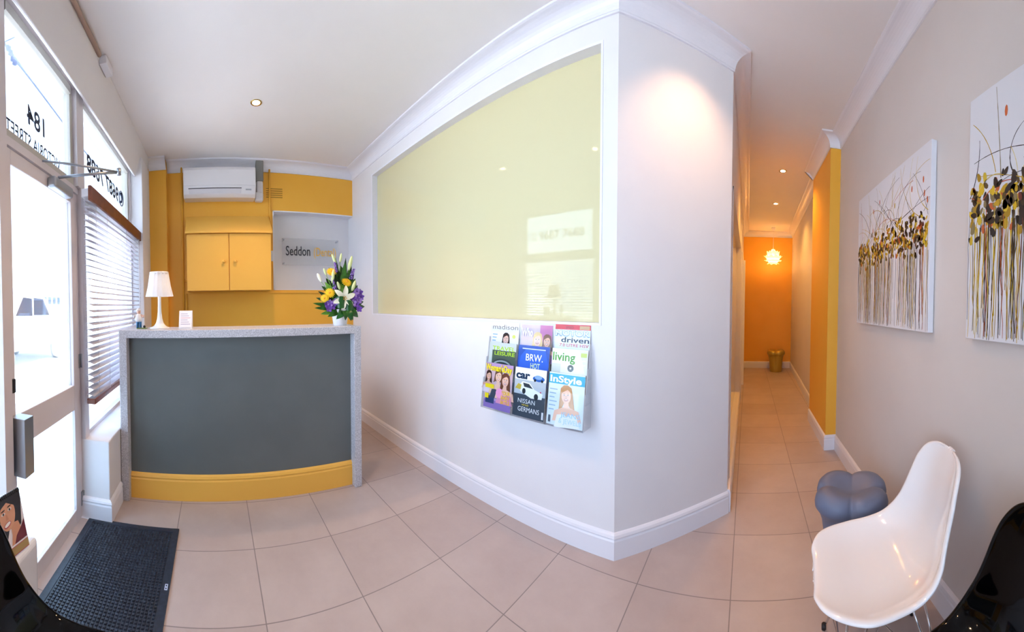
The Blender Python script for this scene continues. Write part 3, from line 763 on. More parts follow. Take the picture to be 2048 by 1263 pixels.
for a, c, w, m, bd, dx in [
    ((0, 14), (-2, 52), 1.6, LEAF, .01, -.03), ((2, 14), (6, 52), 1.8, LEAFD, .0, -.02), ((3, 16), (11, 50), 1.9, LEAFD, .01, -.03), ((4, 18), (8, 44), 2.2, LEAF, .02, .0),
    ((2, 22), (-8, 44), 2.0, LEAFD, .015, -.02), ((4, 24), (12, 42), 1.6, LEAFD, .01, .0), ((0, 22), (4, 48), 1.9, LEAF, .01, .01), ((5, 24), (13, 36), 1.7, LEAF, .02, .0),
    ((-4, 16), (-19, 21), 1.4, LEAFD, .02, .0), ((-4, 14), (-22, 17), 1.3, LEAF, .02, .02), ((-3, 13), (-21, 13.5), 1.4, LEAF, .02, .03), ((-3, 12), (-17, 9), 1.6, LEAFL, .02, .05),
    ((-2, 12), (-12, 7), 1.7, LEAF, .02, .06), ((-3, 16), (-17, 26), 1.4, LEAFD, .02, -.01), ((-3, 18), (-12, 33), 1.9, LEAFL, .02, .0), ((-3, 20), (-14, 30), 1.6, LEAFD, .02, -.02),
    ((4, 14), (20, 14), 1.9, LEAF, .03, .02), ((4, 13), (13, 6), 2.1, LEAF, .03, .05), ((3, 12), (6, 3.5), 2.0, GLOSS, .03, .08), ((0, 12), (-6, 5), 2.3, GLOSS, .03, .08), ((2, 12), (8, 4), 2.0, LEAF, .03, .07), ((1, 12), (1, 4), 1.8, LEAF, .03, .085),
    ((5, 16), (19, 21), 1.6, LEAFD, .03, -.01), ((5, 18), (19, 27), 1.7, LEAFD, .02, -.02), ((5, 20), (16, 31), 1.6, LEAF, .02, -.02), ((6, 15), (20, 18), 1.5, LEAFD, .03, .0), ((0, 16), (-6, 30), 2.2, LEAF, .02, .0), ((2, 18), (2, 36), 2.2, LEAFL, .02, .0),
    ((-1, 20), (-10, 36), 2.4, LEAFD, .02, -.03), ((3, 26), (2, 46), 2.6, LEAFD, .02, -.03), ((5, 22), (15, 34), 2.2, LEAFD, .02, -.03), ((-2, 15), (-15, 19), 2.2, LEAFD, .02, -.01), ((4, 14), (16, 22), 2.4, LEAFD, .02, -.02), ((0, 12), (10, 24), 2.6, LEAFD, .03, -.02), ((0, 12), (-9, 22), 2.6, LEAFD, .03, -.02), ((0, 11), (0, 30), 3.0, LEAFD, .03, -.02)]:
    leaf(PP(*a, dx * .5), PP(*c, dx), w * 1.35 / 100, m, bd)
# two folded glossy leaves
def loop_leaf(cu, cv, r, w, m, dx, a0, a1):
    rows = []
    for i in range(15):
        q = a0 + (a1 - a0) * i / 14
        ww = w * (.55 + .45 * math.sin(PI * i / 14))
        p = PP(cu, cv, dx) + Vector((math.sin(q) * r, -math.cos(q) * r * .9, 0))
        rows.append([p + Vector((0, 0, ww * k)) for k in (-1, -.5, 0, .5, 1)])
    b = MB(); b.sheet(rows, m); b.build('folded_leaf', fl)
loop_leaf(-1.5, 17.5, .042, .045, GLOSS, .04, -.6, 3.4)
loop_leaf(5.5, 15, .045, .042, GLOSS, .035, -.2, 2.6)
LILY = mat('lily_cream', 'f0efd8', .4); BUD = mat('bud_pale_green', 'cfd99a', .4); GERB = mat('gerbera_yellow', 'f0c210', .45); GERC = mat('gerbera_orange', 'e59a10', .5)
PURP = mat('flower_purple', '6a3fa4', .5); PURL = mat('flower_lilac', '9a78c4', .5)
def lily(u, v, dx, s):
    t = MB(); c = PP(u, v, dx)
    for k in range(6):
        q = k * PI / 3 + .35; d = Vector((.35, math.cos(q), math.sin(q))).normalized(); sd = d.cross(Vector((1, 0, 0))).normalized(); rows = []
        for i in range(9):
            f = i / 8; ww = s * .20 * math.sin(PI * (f * .93 + .05)) ** .7
            p = c + d * s * f + Vector((.5 * s * f * (1 - f) - .25 * s * f * f, 0, 0))
            rows.append([p - sd * ww, p + Vector((-ww * .3, 0, 0)), p + sd * ww])
        t.sheet(rows, LILY)
    o = t.build('lily', fl)
    s2 = MB()
    for k in range(5):
        q = k * 1.257; s2.tube([c, c + Vector((.03, math.cos(q) * .012, math.sin(q) * .012))], .0012, LEAFL, n=5); s2.ball(c + Vector((.031, math.cos(q) * .012, math.sin(q) * .012)), (.003, .003, .005), GERC, 6, 5)
    s2.build('stamens', o)
lily(1, 20.5, .055, .102)
def bud(u, v, u2, v2, r, dx, m=BUD):
    a, c = PP(u, v, dx), PP(u2, v2, dx); b = MB(); pts = [a.lerp(c, i / 8) for i in range(9)]
    b.tube(pts, [r * max(.12, math.sin(PI * (.12 + .8 * i / 8)) ** .8) for i in range(9)], m, n=10)
    b.tube([PP(0, 14, dx * .3), a], .002, LEAFL, n=5); b.build('lily_bud', fl)
for q in [(-3, 47, -6, 54, .011, .0), (1, 48, 2, 55, .010, -.01), (7, 42, 10, 53, .015, .01), (-15, 33, -18, 39, .013, .01, LILY), (-7, 32, -6, 42, .013, .03), (8, 26, 11, 34, .013, .05), (-11, 38, -13, 43, .010, .01), (-1, 27, -3, 33, .013, .03)]: bud(*q)
def gerbera(u, v, dx, r, tilt):
    c = PP(u, v, dx); ax = Vector((1, tilt[0], tilt[1])).normalized(); e1 = ax.cross(Vector((0, 0, 1))).normalized(); e2 = ax.cross(e1)
    t = MB()
    for ring, (rr, n, lift) in enumerate(((1.0, 18, .0), (.72, 14, .006))):
        for k in range(n):
            q = 2 * PI * (k + .5 * ring) / n; d = e1 * math.cos(q) + e2 * math.sin(q); sd = ax.cross(d); rows = []
            for i in range(6):
                f = i / 5; ww = r * .13 * math.sin(PI * (f * .85 + .1)) ** .6
                p = c + d * r * rr * f + ax * (lift + .16 * r * f * (1 - f))
                rows.append([p - sd * ww, p + sd * ww])
            t.sheet(rows, GERB)
    o = t.build('gerbera', fl)
    s2 = MB(); s2.ball(c + ax * .006, (r * .2, r * .24, r * .24), GERC, 14, 8); s2.build('flower_centre', o)
    s3 = MB(); s3.tube([PP(0, 14, dx * .3), c], .0025, LEAFL, n=6); s3.build('stem', fl)
for q in [(-7, 40.5, .01, .040, (-.2, .7)), (4.5, 33, .03, .042, (.1, .55)), (-9.5, 24.5, .04, .040, (-.3, .4)), (-13.5, 20.5, .04, .034, (-.5, .2))]: gerbera(*q)
def spike(u, v, u2, v2, r, dx):
    a, c = PP(u, v, dx), PP(u2, v2, dx); t = MB(); t.tube([PP(0, 14, dx * .3), a, c], .002, LEAF, n=5)
    for i in range(60):
        f = rnd.random(); q = rnd.random() * 2 * PI; k = r * (1 - .45 * f)
        p = a.lerp(c, f) + Vector((math.cos(q) * k, math.sin(q) * k, 0)); t.ball(p, (.0042, .0042, .0052), PURP if rnd.random() < .5 else PURL, 6, 5)
    t.build('purple_spike', fl)
for q in [(-3, 40, -4, 48, .009, .01), (-5, 27, -7, 37, .012, .03), (8, 35, 11, 43, .013, .02)]: spike(*q)
def orchid(u, v, dx, r, m):
    c = PP(u, v, dx); t = MB()
    for k in range(5):
        q = k * 2 * PI / 5 + .3; d = Vector((.3, math.cos(q), math.sin(q))).normalized(); sd = d.cross(Vector((1, 0, 0))).normalized(); rows = []
        for i in range(6):
            f = i / 5; ww = r * .42 * math.sin(PI * (f * .85 + .08)) ** .7
            p = c + d * r * f + Vector((.25 * r * f, 0, 0)); rows.append([p - sd * ww, p + Vector((.1 * r, 0, 0)), p + sd * ww])
        t.sheet(rows, m)
    t.ball(c + Vector((.004, 0, 0)), .005, PURP, 8, 6); t.build('orchid', fl)
for u, v, dx, m in [(-12, 16, .05, PURP), (-11, 13, .055, PURP), (12.5, 26, .035, PURL), (8.5, 17, .055, PURL), (-10, 17, .05, PURL), (-8, 14.5, .05, PURP), (-6, 18, .055, PURL), (9, 20, .05, PURP), (12, 22, .04, PURP), (14, 19, .04, PURL), (11, 16, .05, PURP), (13.5, 12.5, .05, PURP), (15, 25, .03, PURP), (10, 23.5, .045, PURL), (16, 21.5, .03, PURP)]:
    orchid(u, v, dx, .028, m)

# ------------------------------------------------------------------ flat printed art
class Art:
    """flat coloured shapes on a page: x 0..w, y 0..h, each shape a hair above the last"""
    def __init__(s, O, U, V): s.O, s.U, s.V = Vector(O), Vector(U).normalized(), Vector(V).normalized(); s.N = s.U.cross(s.V); s.k = 0; s.b = MB()
    sx = 1.0
    def P(s, x, y): return s.O + s.U * (x * s.sx) + s.V * y + s.N * (.0004 + s.k * .00012)
    def poly(s, pts, c):
        s.b.face([s.P(x, y) for x, y in pts], ink(c)); s.k += 1
    def rect(s, x0, y0, x1, y1, c): s.poly([(x0, y0), (x1, y0), (x1, y1), (x0, y1)], c)
    def oval(s, cx, cy, rx, ry, c, rot=0, n=24):
        cs, sn = math.cos(rot), math.sin(rot)
        s.poly([(cx + rx * math.cos(2*PI*i/n) * cs - ry * math.sin(2*PI*i/n) * sn, cy + rx * math.cos(2*PI*i/n) * sn + ry * math.sin(2*PI*i/n) * cs) for i in range(n)], c)
    def text(s, body, x, y, h, c, width=None, bold=0.0, align='l'):
        put_text(s.b, body, s.P(x, y), s.U, s.V, h, ink(c), width, bold, align); s.k += 1
def ink(c): return mat('print_' + c, c, .25, coat=.3)
def woman(a, cx, cy, r, hair, skin, top, long=1.0, tilt=0.0, bare=True):
    """head centred cx,cy with face radius r"""
    def T(x, y): cs, sn = math.cos(tilt), math.sin(tilt); return (cx + (x * cs - y * sn) * r, cy + (x * sn + y * cs) * r)
    def sh(pts, c): a.poly([T(x, y) for x, y in pts], c)
    def ov(x, y, rx, ry, c, ro=0): q = T(x, y); a.oval(q[0], q[1], rx * r, ry * r, c, tilt + ro)
    L_ = -1.2 - 1.5 * long
    sh([(-.95, .3), (-.85, 1.0), (-.35, 1.42), (.3, 1.42), (.85, 1.05), (1.0, .3), (1.12, -.7), (1.3, L_), (.7, L_ + .2), (.2, -.9), (-.3, -.9), (-.75, L_ + .3), (-1.25, L_), (-1.1, -.8)], hair)
    sh([(-.34, -.7), (.34, -.7), (.42, -1.5), (1.9, -2.0), (2.3, -3.4), (-2.3, -3.4), (-1.9, -2.0), (-.42, -1.5)], skin)
    sh([(-1.5, -2.55), (-.5, -2.45), (0, -2.75), (.5, -2.45), (1.5, -2.55), (2.0, -4.2), (-2.0, -4.2)], top)
    ov(0, 0, .74, 1.02, skin)
    sh([(-.80, .15), (-.72, .85), (-.2, 1.25), (.35, 1.2), (.8, .75), (.86, .1), (.66, .55), (.25, .82), (-.25, .62), (-.6, .38)], hair)
    for sx in (-1, 1):
        ov(sx * .30, .12, .17, .075, 'f4f0ee'); ov(sx * .30, .12, .075, .075, '2a1c18'); ov(sx * .31, .30, .20, .035, hair, sx * -.12)
    sh([(-.06, .05), (.06, .05), (.13, -.26), (-.13, -.26)], shade(skin))
    ov(0, -.52, .32, .15, 'b04a4c'); ov(0, -.50, .25, .075, 'f8f4f2')
def shade(c): return ''.join('%02x' % int(int(c[i:i+2], 16) * .93) for i in (0, 2, 4))

# ------------------------------------------------------------------ magazine rack
RX, RZ = -1.185, .695
rk = thing('magazine_rack', 'clear acrylic magazine rack on the white wall under the glass panel', 'magazine rack', (RX, CY, RZ))
RW = .37; LEAN = math.radians(7); MW, MH = .228, .285
tiers = [(.262, -.036), (.131, -.066), (.0, -.096)]       # (bottom z, y) of each tier, top tier first
b = MB(); b.face([(-RW, -.010, -.004), (RW, -.010, -.004), (RW, -.010, .52), (-RW, -.010, .52)], ACRYL); b.build('back_sheet', rk, solid=0)
for z, y in tiers:
    b = MB()
    dy, dz = math.sin(LEAN), math.cos(LEAN); h = .19
    b.face([(-RW, y - .012, z - .004), (RW, y - .012, z - .004), (RW, y - .012 + dy * h, z + dz * h), (-RW, y - .012 + dy * h, z + dz * h)], ACRYL)
    b.face([(-RW, y - .012, z - .004), (-RW, -.012, z - .004), (RW, -.012, z - .004), (RW, y - .012, z - .004)], ACRYL)
    for x in (-RW, -RW / 3, RW / 3, RW):
        b.face([(x, y - .012, z - .004), (x, y - .012 + dy * h, z + dz * h), (x, -.012, z + dz * h), (x, -.012, z - .004)], ACRYL)
    for x in (-RW, RW): b.tube([(x, y - .0125, z - .004), (x, y - .0125 + dy * h, z + dz * h)], .0012, mat('acrylic_edge', 'c4ccd4', .2), n=6)
    b.build('pocket_tier', rk)
PAGES = mat('page_edges', 'e4e0dc', .7)
def magazine(col, row, label, draw, dz=0.0, dxx=0.0, tilt=0.0):
    z, y = tiers[row]; x = RX + (col - 1) * .2466 + dxx
    base = Vector((x, CY + y, RZ + z + .002 + dz))
    t = thing('magazine', label, 'magazine', base, 0, 'magazines in the wall rack')
    U = Vector((math.cos(tilt), 0, math.sin(tilt))); V = Vector((-math.sin(tilt), math.sin(LEAN), math.cos(LEAN) * math.cos(tilt))).normalized()
    N = U.cross(V); o = -U * MW / 2
    b = MB(); q = [o, o + U * MW, o + U * MW + V * MH, o + V * MH]
    b.ext([tuple(p - N * .006) for p in q], tuple(N * .006), PAGES); b.build('pages', t)
    a = Art(o, U, V); draw(a); a.b.build('cover', t)
W_, H_ = MW, MH
def m_madison(a):
    a.rect(0, 0, W_, H_, 'f0eff2'); a.text('madison', .004, .238, .032, '8a7a70', width=.215)
    for i in range(5): a.rect(.008, .20 - i * .02, .05 - .006 * (i % 3), .206 - i * .02, '7fb0d8')
    a.oval(.19, .195, .014, .012, 'd6e26a'); woman(a, .125, .175, .030, '2c1a16', 'e8c0ac', '1d7a6c')
def m_who(a):
    a.rect(0, 0, W_, H_, 'd8c4d4'); a.rect(.14, .12, W_, H_, 'c87aa8'); a.rect(0, 0, W_, .13, 'e6dce2')
    woman(a, .125, .195, .034, 'e6c88a', 'f0cdbb', 'e9dfe4', .4); woman(a, .195, .19, .030, '7a5038', 'e0ae94', '8a6a90', .1); a.text('Who', .006, .215, .05, 'f8f6f8', width=.085, bold=.03)
def m_motor(a):
    a.rect(0, 0, W_, H_, 'dfe6ee'); a.rect(0, .255, W_, H_, 'd0202e'); a.rect(.16, .258, .222, .278, 'c8a070'); a.text('SPEED', .07, .261, .014, '7a0c18')
    a.rect(0, .0, W_, .14, 'c4ccd6'); a.text('MOTOR', .004, .219, .033, '4f8ac4', width=.222, bold=.05); a.text('MOTOR', .006, .221, .031, 'f6f8fa', width=.216, bold=.015)
    a.text('driven', .045, .184, .030, '16243e', width=.178, bold=.015); a.text('7.0 LITRE HSV', .036, .160, .017, 'c8323c', width=.186, bold=.012)
def m_travel(a):
    a.rect(0, 0, W_, H_, 'c9d2cc'); a.rect(.03, .10, W_, .235, '4a5a4c'); a.text('TRAVEL', .03, .236, .026, 'a8d22a', width=.19, bold=.02); a.text('LEISURE', .05, .205, .024, 'a8d22a', width=.17, bold=.02)
    a.oval(.12, .13, .095, .055, '3a4444'); a.oval(.12, .13, .082, .044, '9aa4a4'); a.oval(.12, .13, .070, .034, '2f3a3a')
def m_brw(a):
    a.rect(0, 0, W_, H_, '1d4fb4'); a.poly([(0, .06), (.02, .22), (.06, .265), (.2, .26), (.224, .18), (.228, .05)], '2a62d0'); a.rect(.03, .262, .2, .268, 'cfdcf4')
    a.text('BRW.', .060, .195, .042, 'f4f6fa', width=.125, bold=.01); a.text('HOT', .098, .152, .032, 'd4e8b0', width=.068, bold=.02)
def m_living(a):
    a.rect(0, 0, W_, H_, 'f2f3f0'); a.rect(0, 0, .06, .2, 'd8dcd0'); a.poly([(.175, .28), (.228, .28), (.228, .12)], 'dfe4e0'); a.rect(.185, .245, .222, .268, 'c6d868')
    a.text('living', .006, .218, .048, '4c9a1e', width=.145, bold=.014); a.oval(.125, .180, .020, .019, '5c625c'); a.oval(.125, .180, .006, .006, 'e8e8e4'); a.text('C', .188, .20, .03, 'f8f8f8', bold=.03)
def m_womansday(a):
    a.rect(0, 0, W_, H_, 'b898c4'); a.rect(0, .08, W_, .26, 'cdb0b8'); a.rect(.0, .0, W_, .05, '8a70b0'); a.rect(.015, .03, .09, .075, '30406a')
    woman(a, .03, .20, .025, '3a221c', 'd8a890', 'e0d0d8', .6); woman(a, .115, .205, .033, '6a4630', 'e8bda4', '404858', .05); woman(a, .175, .185, .034, '6e3e28', 'eebfa8', 'd890b0', .7)
    a.oval(.135, .105, .03, .03, 'f0a0c8'); a.rect(.01, .125, .085, .150, 'f0d820'); a.rect(.012, .06, .045, .09, 'f0d820')
    a.text("Woman'sDay", .002, .238, .040, 'f6e01c', width=.222, bold=.03)
    for i, s in enumerate(('YOUR', 'BABY', 'BATTLE')): a.text(s, .150, .100 - i * .028, .023, 'f6c81c', width=.072, bold=.02)
def m_car(a):
    a.rect(0, 0, W_, H_, '3a4450'); a.rect(0, .13, W_, H_, 'b9c2c8'); a.rect(0, .215, W_, H_, 'f2f4f6'); a.text('car', .008, .222, .044, '16304e', width=.105, bold=.045)
    a.oval(.175, .232, .042, .017, '2860b0'); a.oval(.172, .240, .026, .012, '8ab0e0'); a.oval(.15, .221, .008, .008, '10141c'); a.oval(.20, .221, .008, .008, '10141c')
    a.poly([(.03, .17), (.06, .205), (.115, .20), (.15, .168), (.21, .15), (.205, .118), (.13, .115), (.05, .145)], 'f2f4ee'); a.poly([(.065, .198), (.11, .195), (.14, .17), (.075, .175)], '303840')
    a.oval(.075, .15, .013, .017, '20242a'); a.oval(.165, .128, .015, .018, '20242a'); a.oval(.195, .158, .005, .004, 'd03050'); a.poly([(.008, .16), (.03, .19), (.055, .185), (.05, .155)], 'c8b040')
    a.text('NISSAN', .036, .080, .026, 'e6eaec', width=.125); a.text('versus', .066, .066, .013, 'd8c040', width=.05, bold=.01); a.text('GERMANS', .040, .032, .028, 'eef0f2', width=.155)
    a.rect(.212, .01, .224, .05, 'e8e8ea')
def m_instyle(a):
    a.rect(0, 0, W_, H_, 'dce8ee'); a.rect(0, .225, W_, .278, '3fb0d0'); a.text('InStyle', .008, .234, .036, 'f4f8fa', width=.20, bold=.03)
    for i in range(6): a.rect(.010, .19 - i * .022, .060 - .008 * (i % 3), .196 - i * .022, '9ab4c8')
    woman(a, .118, .165, .040, 'c08a50', 'f0c4a8', 'eef0f4', .55, .08); a.text('JEANS', .090, .052, .026, 'a8d4f0', width=.12); a.text('& JEWELS', .080, .018, .026, 'bfe0f4', width=.138)
    a.rect(.012, .012, .026, .05, '5a6470')
magazine(0, 0, 'white magazine with a dark haired woman in teal, top left in the wall rack', m_madison)
magazine(1, 0, 'pinkish magazine with a blonde woman and a man, top middle in the wall rack', m_who, -.008)
magazine(2, 0, 'car magazine with a red top band, top right in the wall rack', m_motor, .004)
magazine(0, 1, 'travel magazine with lime green lettering, middle left in the wall rack', m_travel)
magazine(1, 1, 'blue business magazine with white lettering in the centre of the wall rack', m_brw)
magazine(2, 1, 'white magazine with a green title, middle right in the wall rack', m_living)
magazine(0, 2, 'gossip magazine with a yellow title over faces, bottom left in the wall rack', m_womansday)
magazine(1, 2, 'motoring magazine with a white car on dark grey, bottom middle in the wall rack', m_car)
magazine(2, 2, 'fashion magazine with a blue title band and fair haired woman, bottom right in the rack', m_instyle)

# ------------------------------------------------------------------ paintings
def painting(label, y0, y1, z0, z1, seed, scale):
    """canvas on the right wall; x along -y (left to right as seen), y up"""
    t = thing('painting', label, 'painting', (XR - .003, (y0 + y1) / 2, z0), 0, 'splatter paintings on the right wall')
    w, h = y1 - y0, z1 - z0; TH_ = .030
    b = MB(); b.box((-TH_, -w / 2, 0), (0, w / 2, h), mat('canvas_white', 'e6e5ea', .6)); b.build('canvas', t, bevel=.002)
    r = random.Random(seed); a = Art((-TH_, w / 2, 0), (0, -1, 0), (0, 0, 1)); a.k = 0
    CO = ['1c1614', '2a1a12', '3c2c1a', '5a4418', 'c8a01a', 'e0b818', 'd8b82c', 'b08a1c', 'c8602a', '6a2c22', '8a7a50']
    WT = [5, 4, 3, 3, 4, 4, 4, 3, 2, 1, 2]
    def pick(): return r.choices(CO, WT)[0]
    def stroke(pts, w0, w1, c):
        n = len(pts); left = []; right = []
        for i, (x, y) in enumerate(pts):
            x0, y0_ = pts[max(0, i - 1)]; x1, y1_ = pts[min(n - 1, i + 1)]; dx, dy = x1 - x0, y1_ - y0_; l = math.hypot(dx, dy) or 1
            ww = w0 + (w1 - w0) * i / (n - 1); ww *= .5 * (.7 + .6 * r.random())
            left.append((x - dy / l * ww, y + dx / l * ww)); right.append((x + dy / l * ww, y - dx / l * ww))
        P_ = [a.P(*p) for p in left], [a.P(*p) for p in right]
        a.b.sheet([[p, q] for p, q in zip(*P_)][::-1], ink2(c), smooth=False); a.k = (a.k + 1) % 9
    def ink2(c): return mat('paint_' + c, c, .45)
    m_ = .01; band0, band1 = h * .43, h * .64
    for i in range(int(190 * w / 1.05)):                      # drips below the band
        x = m_ + r.random() * (w - 2 * m_); y = band0 + r.random() * .12 * h; e = r.choice([.02, .02, .05, .1, .25]) * h * r.random() + m_ * .3
        pts = []; xx = x
        for k in range(10):
            f = k / 9; pts.append((min(w - .004, max(.004, xx)), y + (e - y) * f)); xx += r.gauss(0, .0035)
        stroke(pts, .0036 * r.uniform(.4, 1.2) * scale, .0018 * scale, pick())
    for i in range(int(46 * w / 1.05)):                       # long thrown lines above
        x = r.random() * w; y = band1 * r.uniform(.85, 1.05); ang = r.uniform(.2, 2.9); ln = r.uniform(.15, .55); cur = r.uniform(-2.2, 2.2); pts = []
        for k in range(18):
            if not (.004 < x < w - .004 and .004 < y < h - .004): break
            pts.append((x, y)); x += math.cos(ang) * ln / 18; y += math.sin(ang) * ln / 18; ang += cur / 18
        if len(pts) > 3: stroke(pts, .0032 * r.uniform(.5, 1.3) * scale, .0016 * scale, r.choice(['1c1614', '2a1a12', '30343c', 'd8b82c', 'c8a01a', 'c85a30', '8a7a50', 'e0c860']))
    for i in range(int(430 * w / 1.05)):                      # leaf shaped dabs
        x = m_ * 2 + r.random() * (w - 4 * m_); y = r.gauss((band0 + band1) / 2, h * .055); y = max(band0 * .95, min(band1 * 1.03, y))
        s = r.uniform(.009, .021) * scale; ang = r.gauss(PI / 2, .7); n = 8
        pts = []
        for k in range(n):
            q = 2 * PI * k / n; lx, ly = s * math.cos(q), s * .5 * math.sin(q) * (1.1 - .3 * math.cos(q))
            pts.append((min(w - .003, max(.003, x + lx * math.cos(ang) - ly * math.sin(ang))), y + lx * math.sin(ang) + ly * math.cos(ang)))
        a.b.face([a.P(*p) for p in pts], ink2(pick())); a.k = (a.k + 1) % 9
    for i in range(8):
        x = r.random() * (w - .06) + .03; y = h * r.uniform(.68, .9); s = .012 * scale
        a.b.face([a.P(x + s * .5 * math.cos(q * PI / 4), y + s * 1.3 * math.sin(q * PI / 4)) for q in range(8)], ink2(r.choice(['c8502c', 'd86a30', 'd8b010'])))
    a.b.build('paint_strokes', t)
painting('drip painting of yellow and black blooms, the farther one beside the yellow pier', 1.395, 2.465, 1.250, 2.175, 3, 1.12)
painting('drip painting of yellow and black blooms, the nearer one above the black chair', .02, 1.095, 1.250, 2.200, 11, 1.35)

# ------------------------------------------------------------------ pendant lamp
pn = thing('pendant_lamp', 'glowing white petal pendant lamp at the end of the hall', 'pendant lamp', (.50, 7.0, ZC))
b = MB(); b.lathe([(.045, 0), (.045, -.02), (.02, -.06), (.006, -.065)], (0, 0, 0), TRIM, n=24); b.build('ceiling_rose', pn)
b = MB(); b.tube([(0, 0, -.06), (0, 0, -.52)], .003, TRIM, n=6); b.build('cord', pn)
PETAL = translucent('petal_white', 'fff4e0', .4, .7)
PETAL.node_tree.nodes['Principled BSDF'].inputs['Emission Color'].default_value = (*lin('fff0d8'), 1)
PETAL.node_tree.nodes['Principled BSDF'].inputs['Emission Strength'].default_value = .35
zc = -.635
for ring, (el, n, R_, ln) in enumerate(((60, 7, .15, .12), (25, 10, .16, .13), (-5, 10, .16, .12), (-32, 9, .15, .11), (-58, 7, .13, .09))):
    b = MB()
    for k in range(n):
        q = 2 * PI * (k + .5 * (ring % 2)) / n; e = math.radians(el)
        d = Vector((math.cos(q) * math.cos(e), math.sin(q) * math.cos(e), math.sin(e))); sd = Vector((-math.sin(q), math.cos(q), 0)); up = d.cross(sd); up = up if up.z > 0 else -up
        rows = []
        for i in range(7):
            f = i / 6; ww = .065 * (1 - .55 * f ** 3) * (1 if i < 6 else .55)
            p = d * (R_ * .72) + up * (ln * (f - .45)) + d * (.075 * f * f)
            rows.append([Vector((0, 0, zc)) + p - sd * ww + d * -.012, Vector((0, 0, zc)) + p, Vector((0, 0, zc)) + p + sd * ww + d * -.012])
        b.sheet(rows, PETAL)
    b.build('petal_ring', pn)
b = MB(); b.ball((0, 0, zc), .05, mat('pendant_bulb', 'fff0d0', .5, emit='ffd8a0', estr=9), 16, 10); b.build('bulb', pn)
l = bpy.data.lights.new('pendant_glow', 'POINT'); l.energy = 20; l.color = (1.0, .56, .18); l.shadow_soft_size = .16
o = bpy.data.objects.new('pendant_glow', l); COL.objects.link(o); o.parent = pn; o.location = (0, 0, zc)

# ------------------------------------------------------------------ side table and calendar
b = MB(); b.box((0, 0, 0), (.27, .175, .45), WHITEP)
tagged(b, 'side_table', 'small white rounded side table holding the calendar by the door', 'table', loc=(-1.17, -.868, 0), bevel=.022, seg=4)
cl = thing('desk_calendar', 'spiral bound desk calendar picturing a smiling dark haired woman', 'calendar', (-1.005, -.765, .45), math.radians(0))
CW, CH, TL = .21, .205, math.radians(14)
dirx = Vector((-1, .16, 0)).normalized()            # left to right as seen from the room
O_ = Vector((.11, 0.035, .004)); U_ = dirx; back = Vector((0, 0, 1)).cross(U_) ; back = -back if back.y > 0 else back
V_ = (Vector((0, 0, math.cos(TL))) + Vector((back.x, back.y, 0)) * math.sin(TL)).normalized()
N_ = U_.cross(V_)
b = MB(); q = [O_, O_ + U_ * CW, O_ + U_ * CW + V_ * CH, O_ + V_ * CH]; b.ext([tuple(p - N_ * .004) for p in q], tuple(N_ * .004), PAPER); b.build('pages', cl)
a = Art(O_, U_, V_)
a.rect(0, 0, CW, CH, 'eae4e8'); a.rect(0, 0, CW, .03, 'b81a56'); a.rect(.12, .002, CW, .028, 'a88a54'); a.rect(0, .03, CW, .034, 'f4f0f0'); a.rect(.0, .09, .05, .14, 'c86a84')
# portrait kept inside the page
def cal():
    a.poly([(.07, .16), (.085, .205), (.12, .213), (.208, .213), (.208, .17), (.19, .09), (.15, .06), (.13, .10), (.10, .045), (.085, .05), (.075, .11)], '17141a')
    a.poly([(.135, .11), (.175, .105), (.185, .075), (.206, .06), (.206, .036), (.125, .036), (.135, .07)], 'd89a78'); a.poly([(.14, .036), (.155, .06), (.185, .08), (.206, .10), (.208, .036)], '6a1426')
    a.oval(.128, .142, .040, .052, 'dca07e', -.25); a.poly([(.085, .165), (.10, .20), (.15, .208), (.19, .185), (.18, .14), (.165, .165), (.13, .185), (.105, .175)], '17141a')
    for x, y in ((.108, .152), (.142, .158)): a.oval(x, y, .010, .0045, 'f4eeea', .1); a.oval(x, y, .0042, .0042, '241612'); a.oval(x, y + .011, .011, .0022, '241612', .15)
    a.poly([(.118, .145), (.124, .146), (.130, .128), (.117, .127)], 'cc8e6c'); a.oval(.120, .112, .019, .009, 'b84a50', .25); a.oval(.120, .113, .016, .006, 'fbf8f6', .25)
a.sx = CW / .21; cal(); a.b.build('picture_page', cl)
b = MB()
for i in range(22):
    p = O_ + U_ * (CW * (i + .5) / 22) + V_ * CH
    b.tube([p + V_ * (.007 * math.cos(2*PI*k/10)) + N_ * (.007 * math.sin(2*PI*k/10) - .002) for k in range(10)], .0011, BLACK, n=5, closed=True)
b.build('spiral_binding', cl)
b = MB(); p0, p1 = O_ + V_ * CH - N_ * .006, O_ + U_ * CW + V_ * CH - N_ * .006
bz = [tuple(p0), tuple(p1), (O_.x + U_.x * CW - N_.x * .085, O_.y + U_.y * CW - N_.y * .085, .002), (O_.x - N_.x * .085, O_.y - N_.y * .085, .002)]
b.ext(bz, tuple(N_ * .002), DARK); b.build('easel_back', cl)

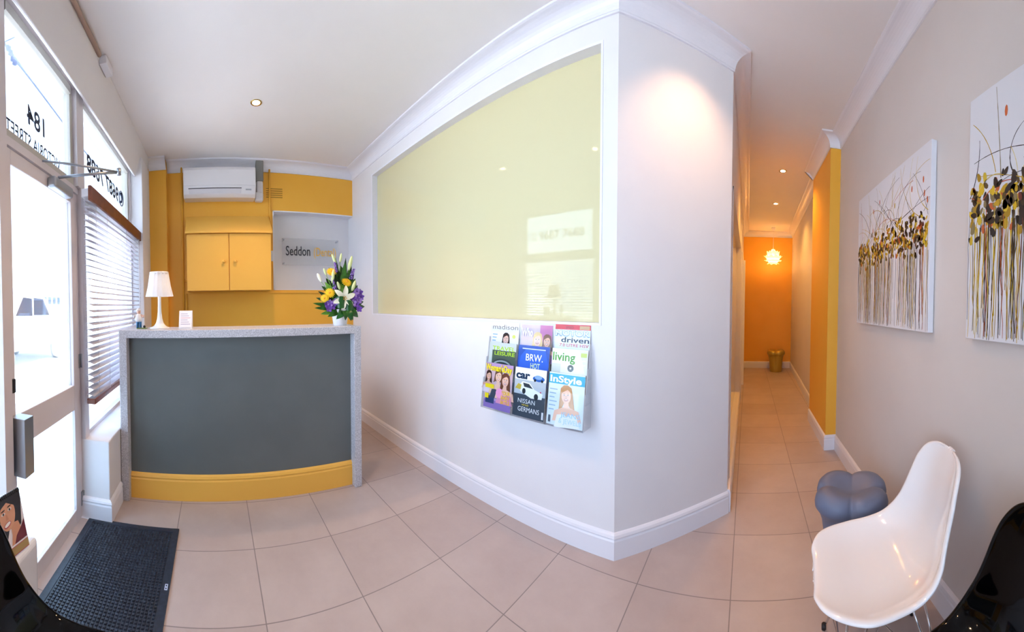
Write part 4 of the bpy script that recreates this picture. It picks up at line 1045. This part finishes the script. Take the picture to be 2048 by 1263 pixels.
# ------------------------------------------------------------------ outside
b = MB(); b.box((-40, -60, -.12), (20, -1.1, -.08), noisy('pale_paving', 'e2e1df', 'e8e7e5', 2, .8)); struct(b.build('street_ground'))
sb = thing('shop_building', 'pale building across the street with a row of narrow windows', 'building', (-21, -12, -.08))
b = MB(); b.box((-11, -4, 0), (9, 0, 4.6), mat('pale_render', 'f0efed', .8)); b.build('walls', sb)
b = MB(); b.box((-11, 0, 3.15), (9, .8, 3.22), mat('awning_white', 'dcdcde', .7)); b.build('awning', sb)
for i in range(6):
    b = MB(); b.box((-3.3 + i * .74, .0, 1.75), (-2.85 + i * .74, .03, 2.3), mat('shop_glass', '5a6a7c', .1)); b.build('shop_window', sb)
car = thing('car', 'white car parked across the street beyond the entrance door', 'car', (-7.6, -5.3, -.08))
CARP = mat('car_paint', 'eceef2', .2, coat=.6); CGL = mat('car_glass', '20263a', .05)
b = MB(); pr = [(-2.1, .35), (-2.15, .7), (-1.9, .85), (-1.1, .92), (-.55, 1.38), (.75, 1.42), (1.5, .98), (2.1, .88), (2.2, .5), (2.1, .32)]
b.ext([(x, -.85, z * 1.28) for x, z in pr][::-1], (0, 1.7, 0), CARP); b.build('body', car, bevel=.08, seg=3)
for x0, x1, x2, x3 in ((-.75, -.40, .10, .10), (.18, .18, .60, .95)):
    b = MB(); b.ext([(x0, .852, 1.26), (x1, .852, 1.70), (x2, .852, 1.73), (x3, .852, 1.28)], (0, .008, 0), CGL); b.build('side_window', car)
for x in (-1.35, 1.35):
    for y in (-.86, .70):
        b = MB(); b.tube([(x, y, .32), (x, y + .16, .32)], .32, mat('wheel_silver', 'c4c4c8', .4), n=24); b.build('wheel', car)
WIRE = mat('wire_blue_grey', '3c4c70', .6)
def wire(pts, r, label, extra=()):
    p0 = Vector(pts[0]); b = MB(); q = cr([tuple(Vector(p) - p0) for p in pts], 8); b.tube(q, r, WIRE, n=6)
    t = thing('street_power_line', label, 'power line', p0, 0, 'overhead power lines'); b.build('cable', t)
    for c, rr, hh in extra:
        e = MB(); c = Vector(c) - p0; d = Vector((-.8, 0, -.45)).normalized() * hh; e.tube([c - d, c - d * .4, c, c + d * .4, c + d], [rr * .5, rr, rr * .6, rr, rr * .5], WIRE, n=10); e.build('insulator', t)
wire([(-7.6, -6, 10.0), (-8.44, -6, 9.71), (-9.16, -6, 9.45), (-9.91, -6, 9.38), (-12.52, -6, 9.09), (-15.1, -6, 8.86), (-17.8, -6, 8.8), (-24, -6, 8.9)], .035, 'thick overhead cable with insulators beyond the window above the door', (((-8.95, -6, 9.55), .10, .16), ((-9.2, -6, 9.38), .11, .14)))
wire([(-7.6, -6, 9.85), (-8.5, -6, 9.62), (-9.3, -6, 9.52), (-10.0, -6, 9.37)], .03, 'short jumper cable looping beside the insulators beyond the window')
wire([(-7.5, -6, 8.6), (-8.43, -6, 9.43), (-9.72, -6, 10.58)], .02, 'thin overhead wire crossing above the thick cable')
wire([(-12, -6, 10.3), (-14.58, -6, 9.99), (-18.11, -6, 9.74), (-23, -6, 9.8)], .014, 'thin overhead wire beyond the phone number window')
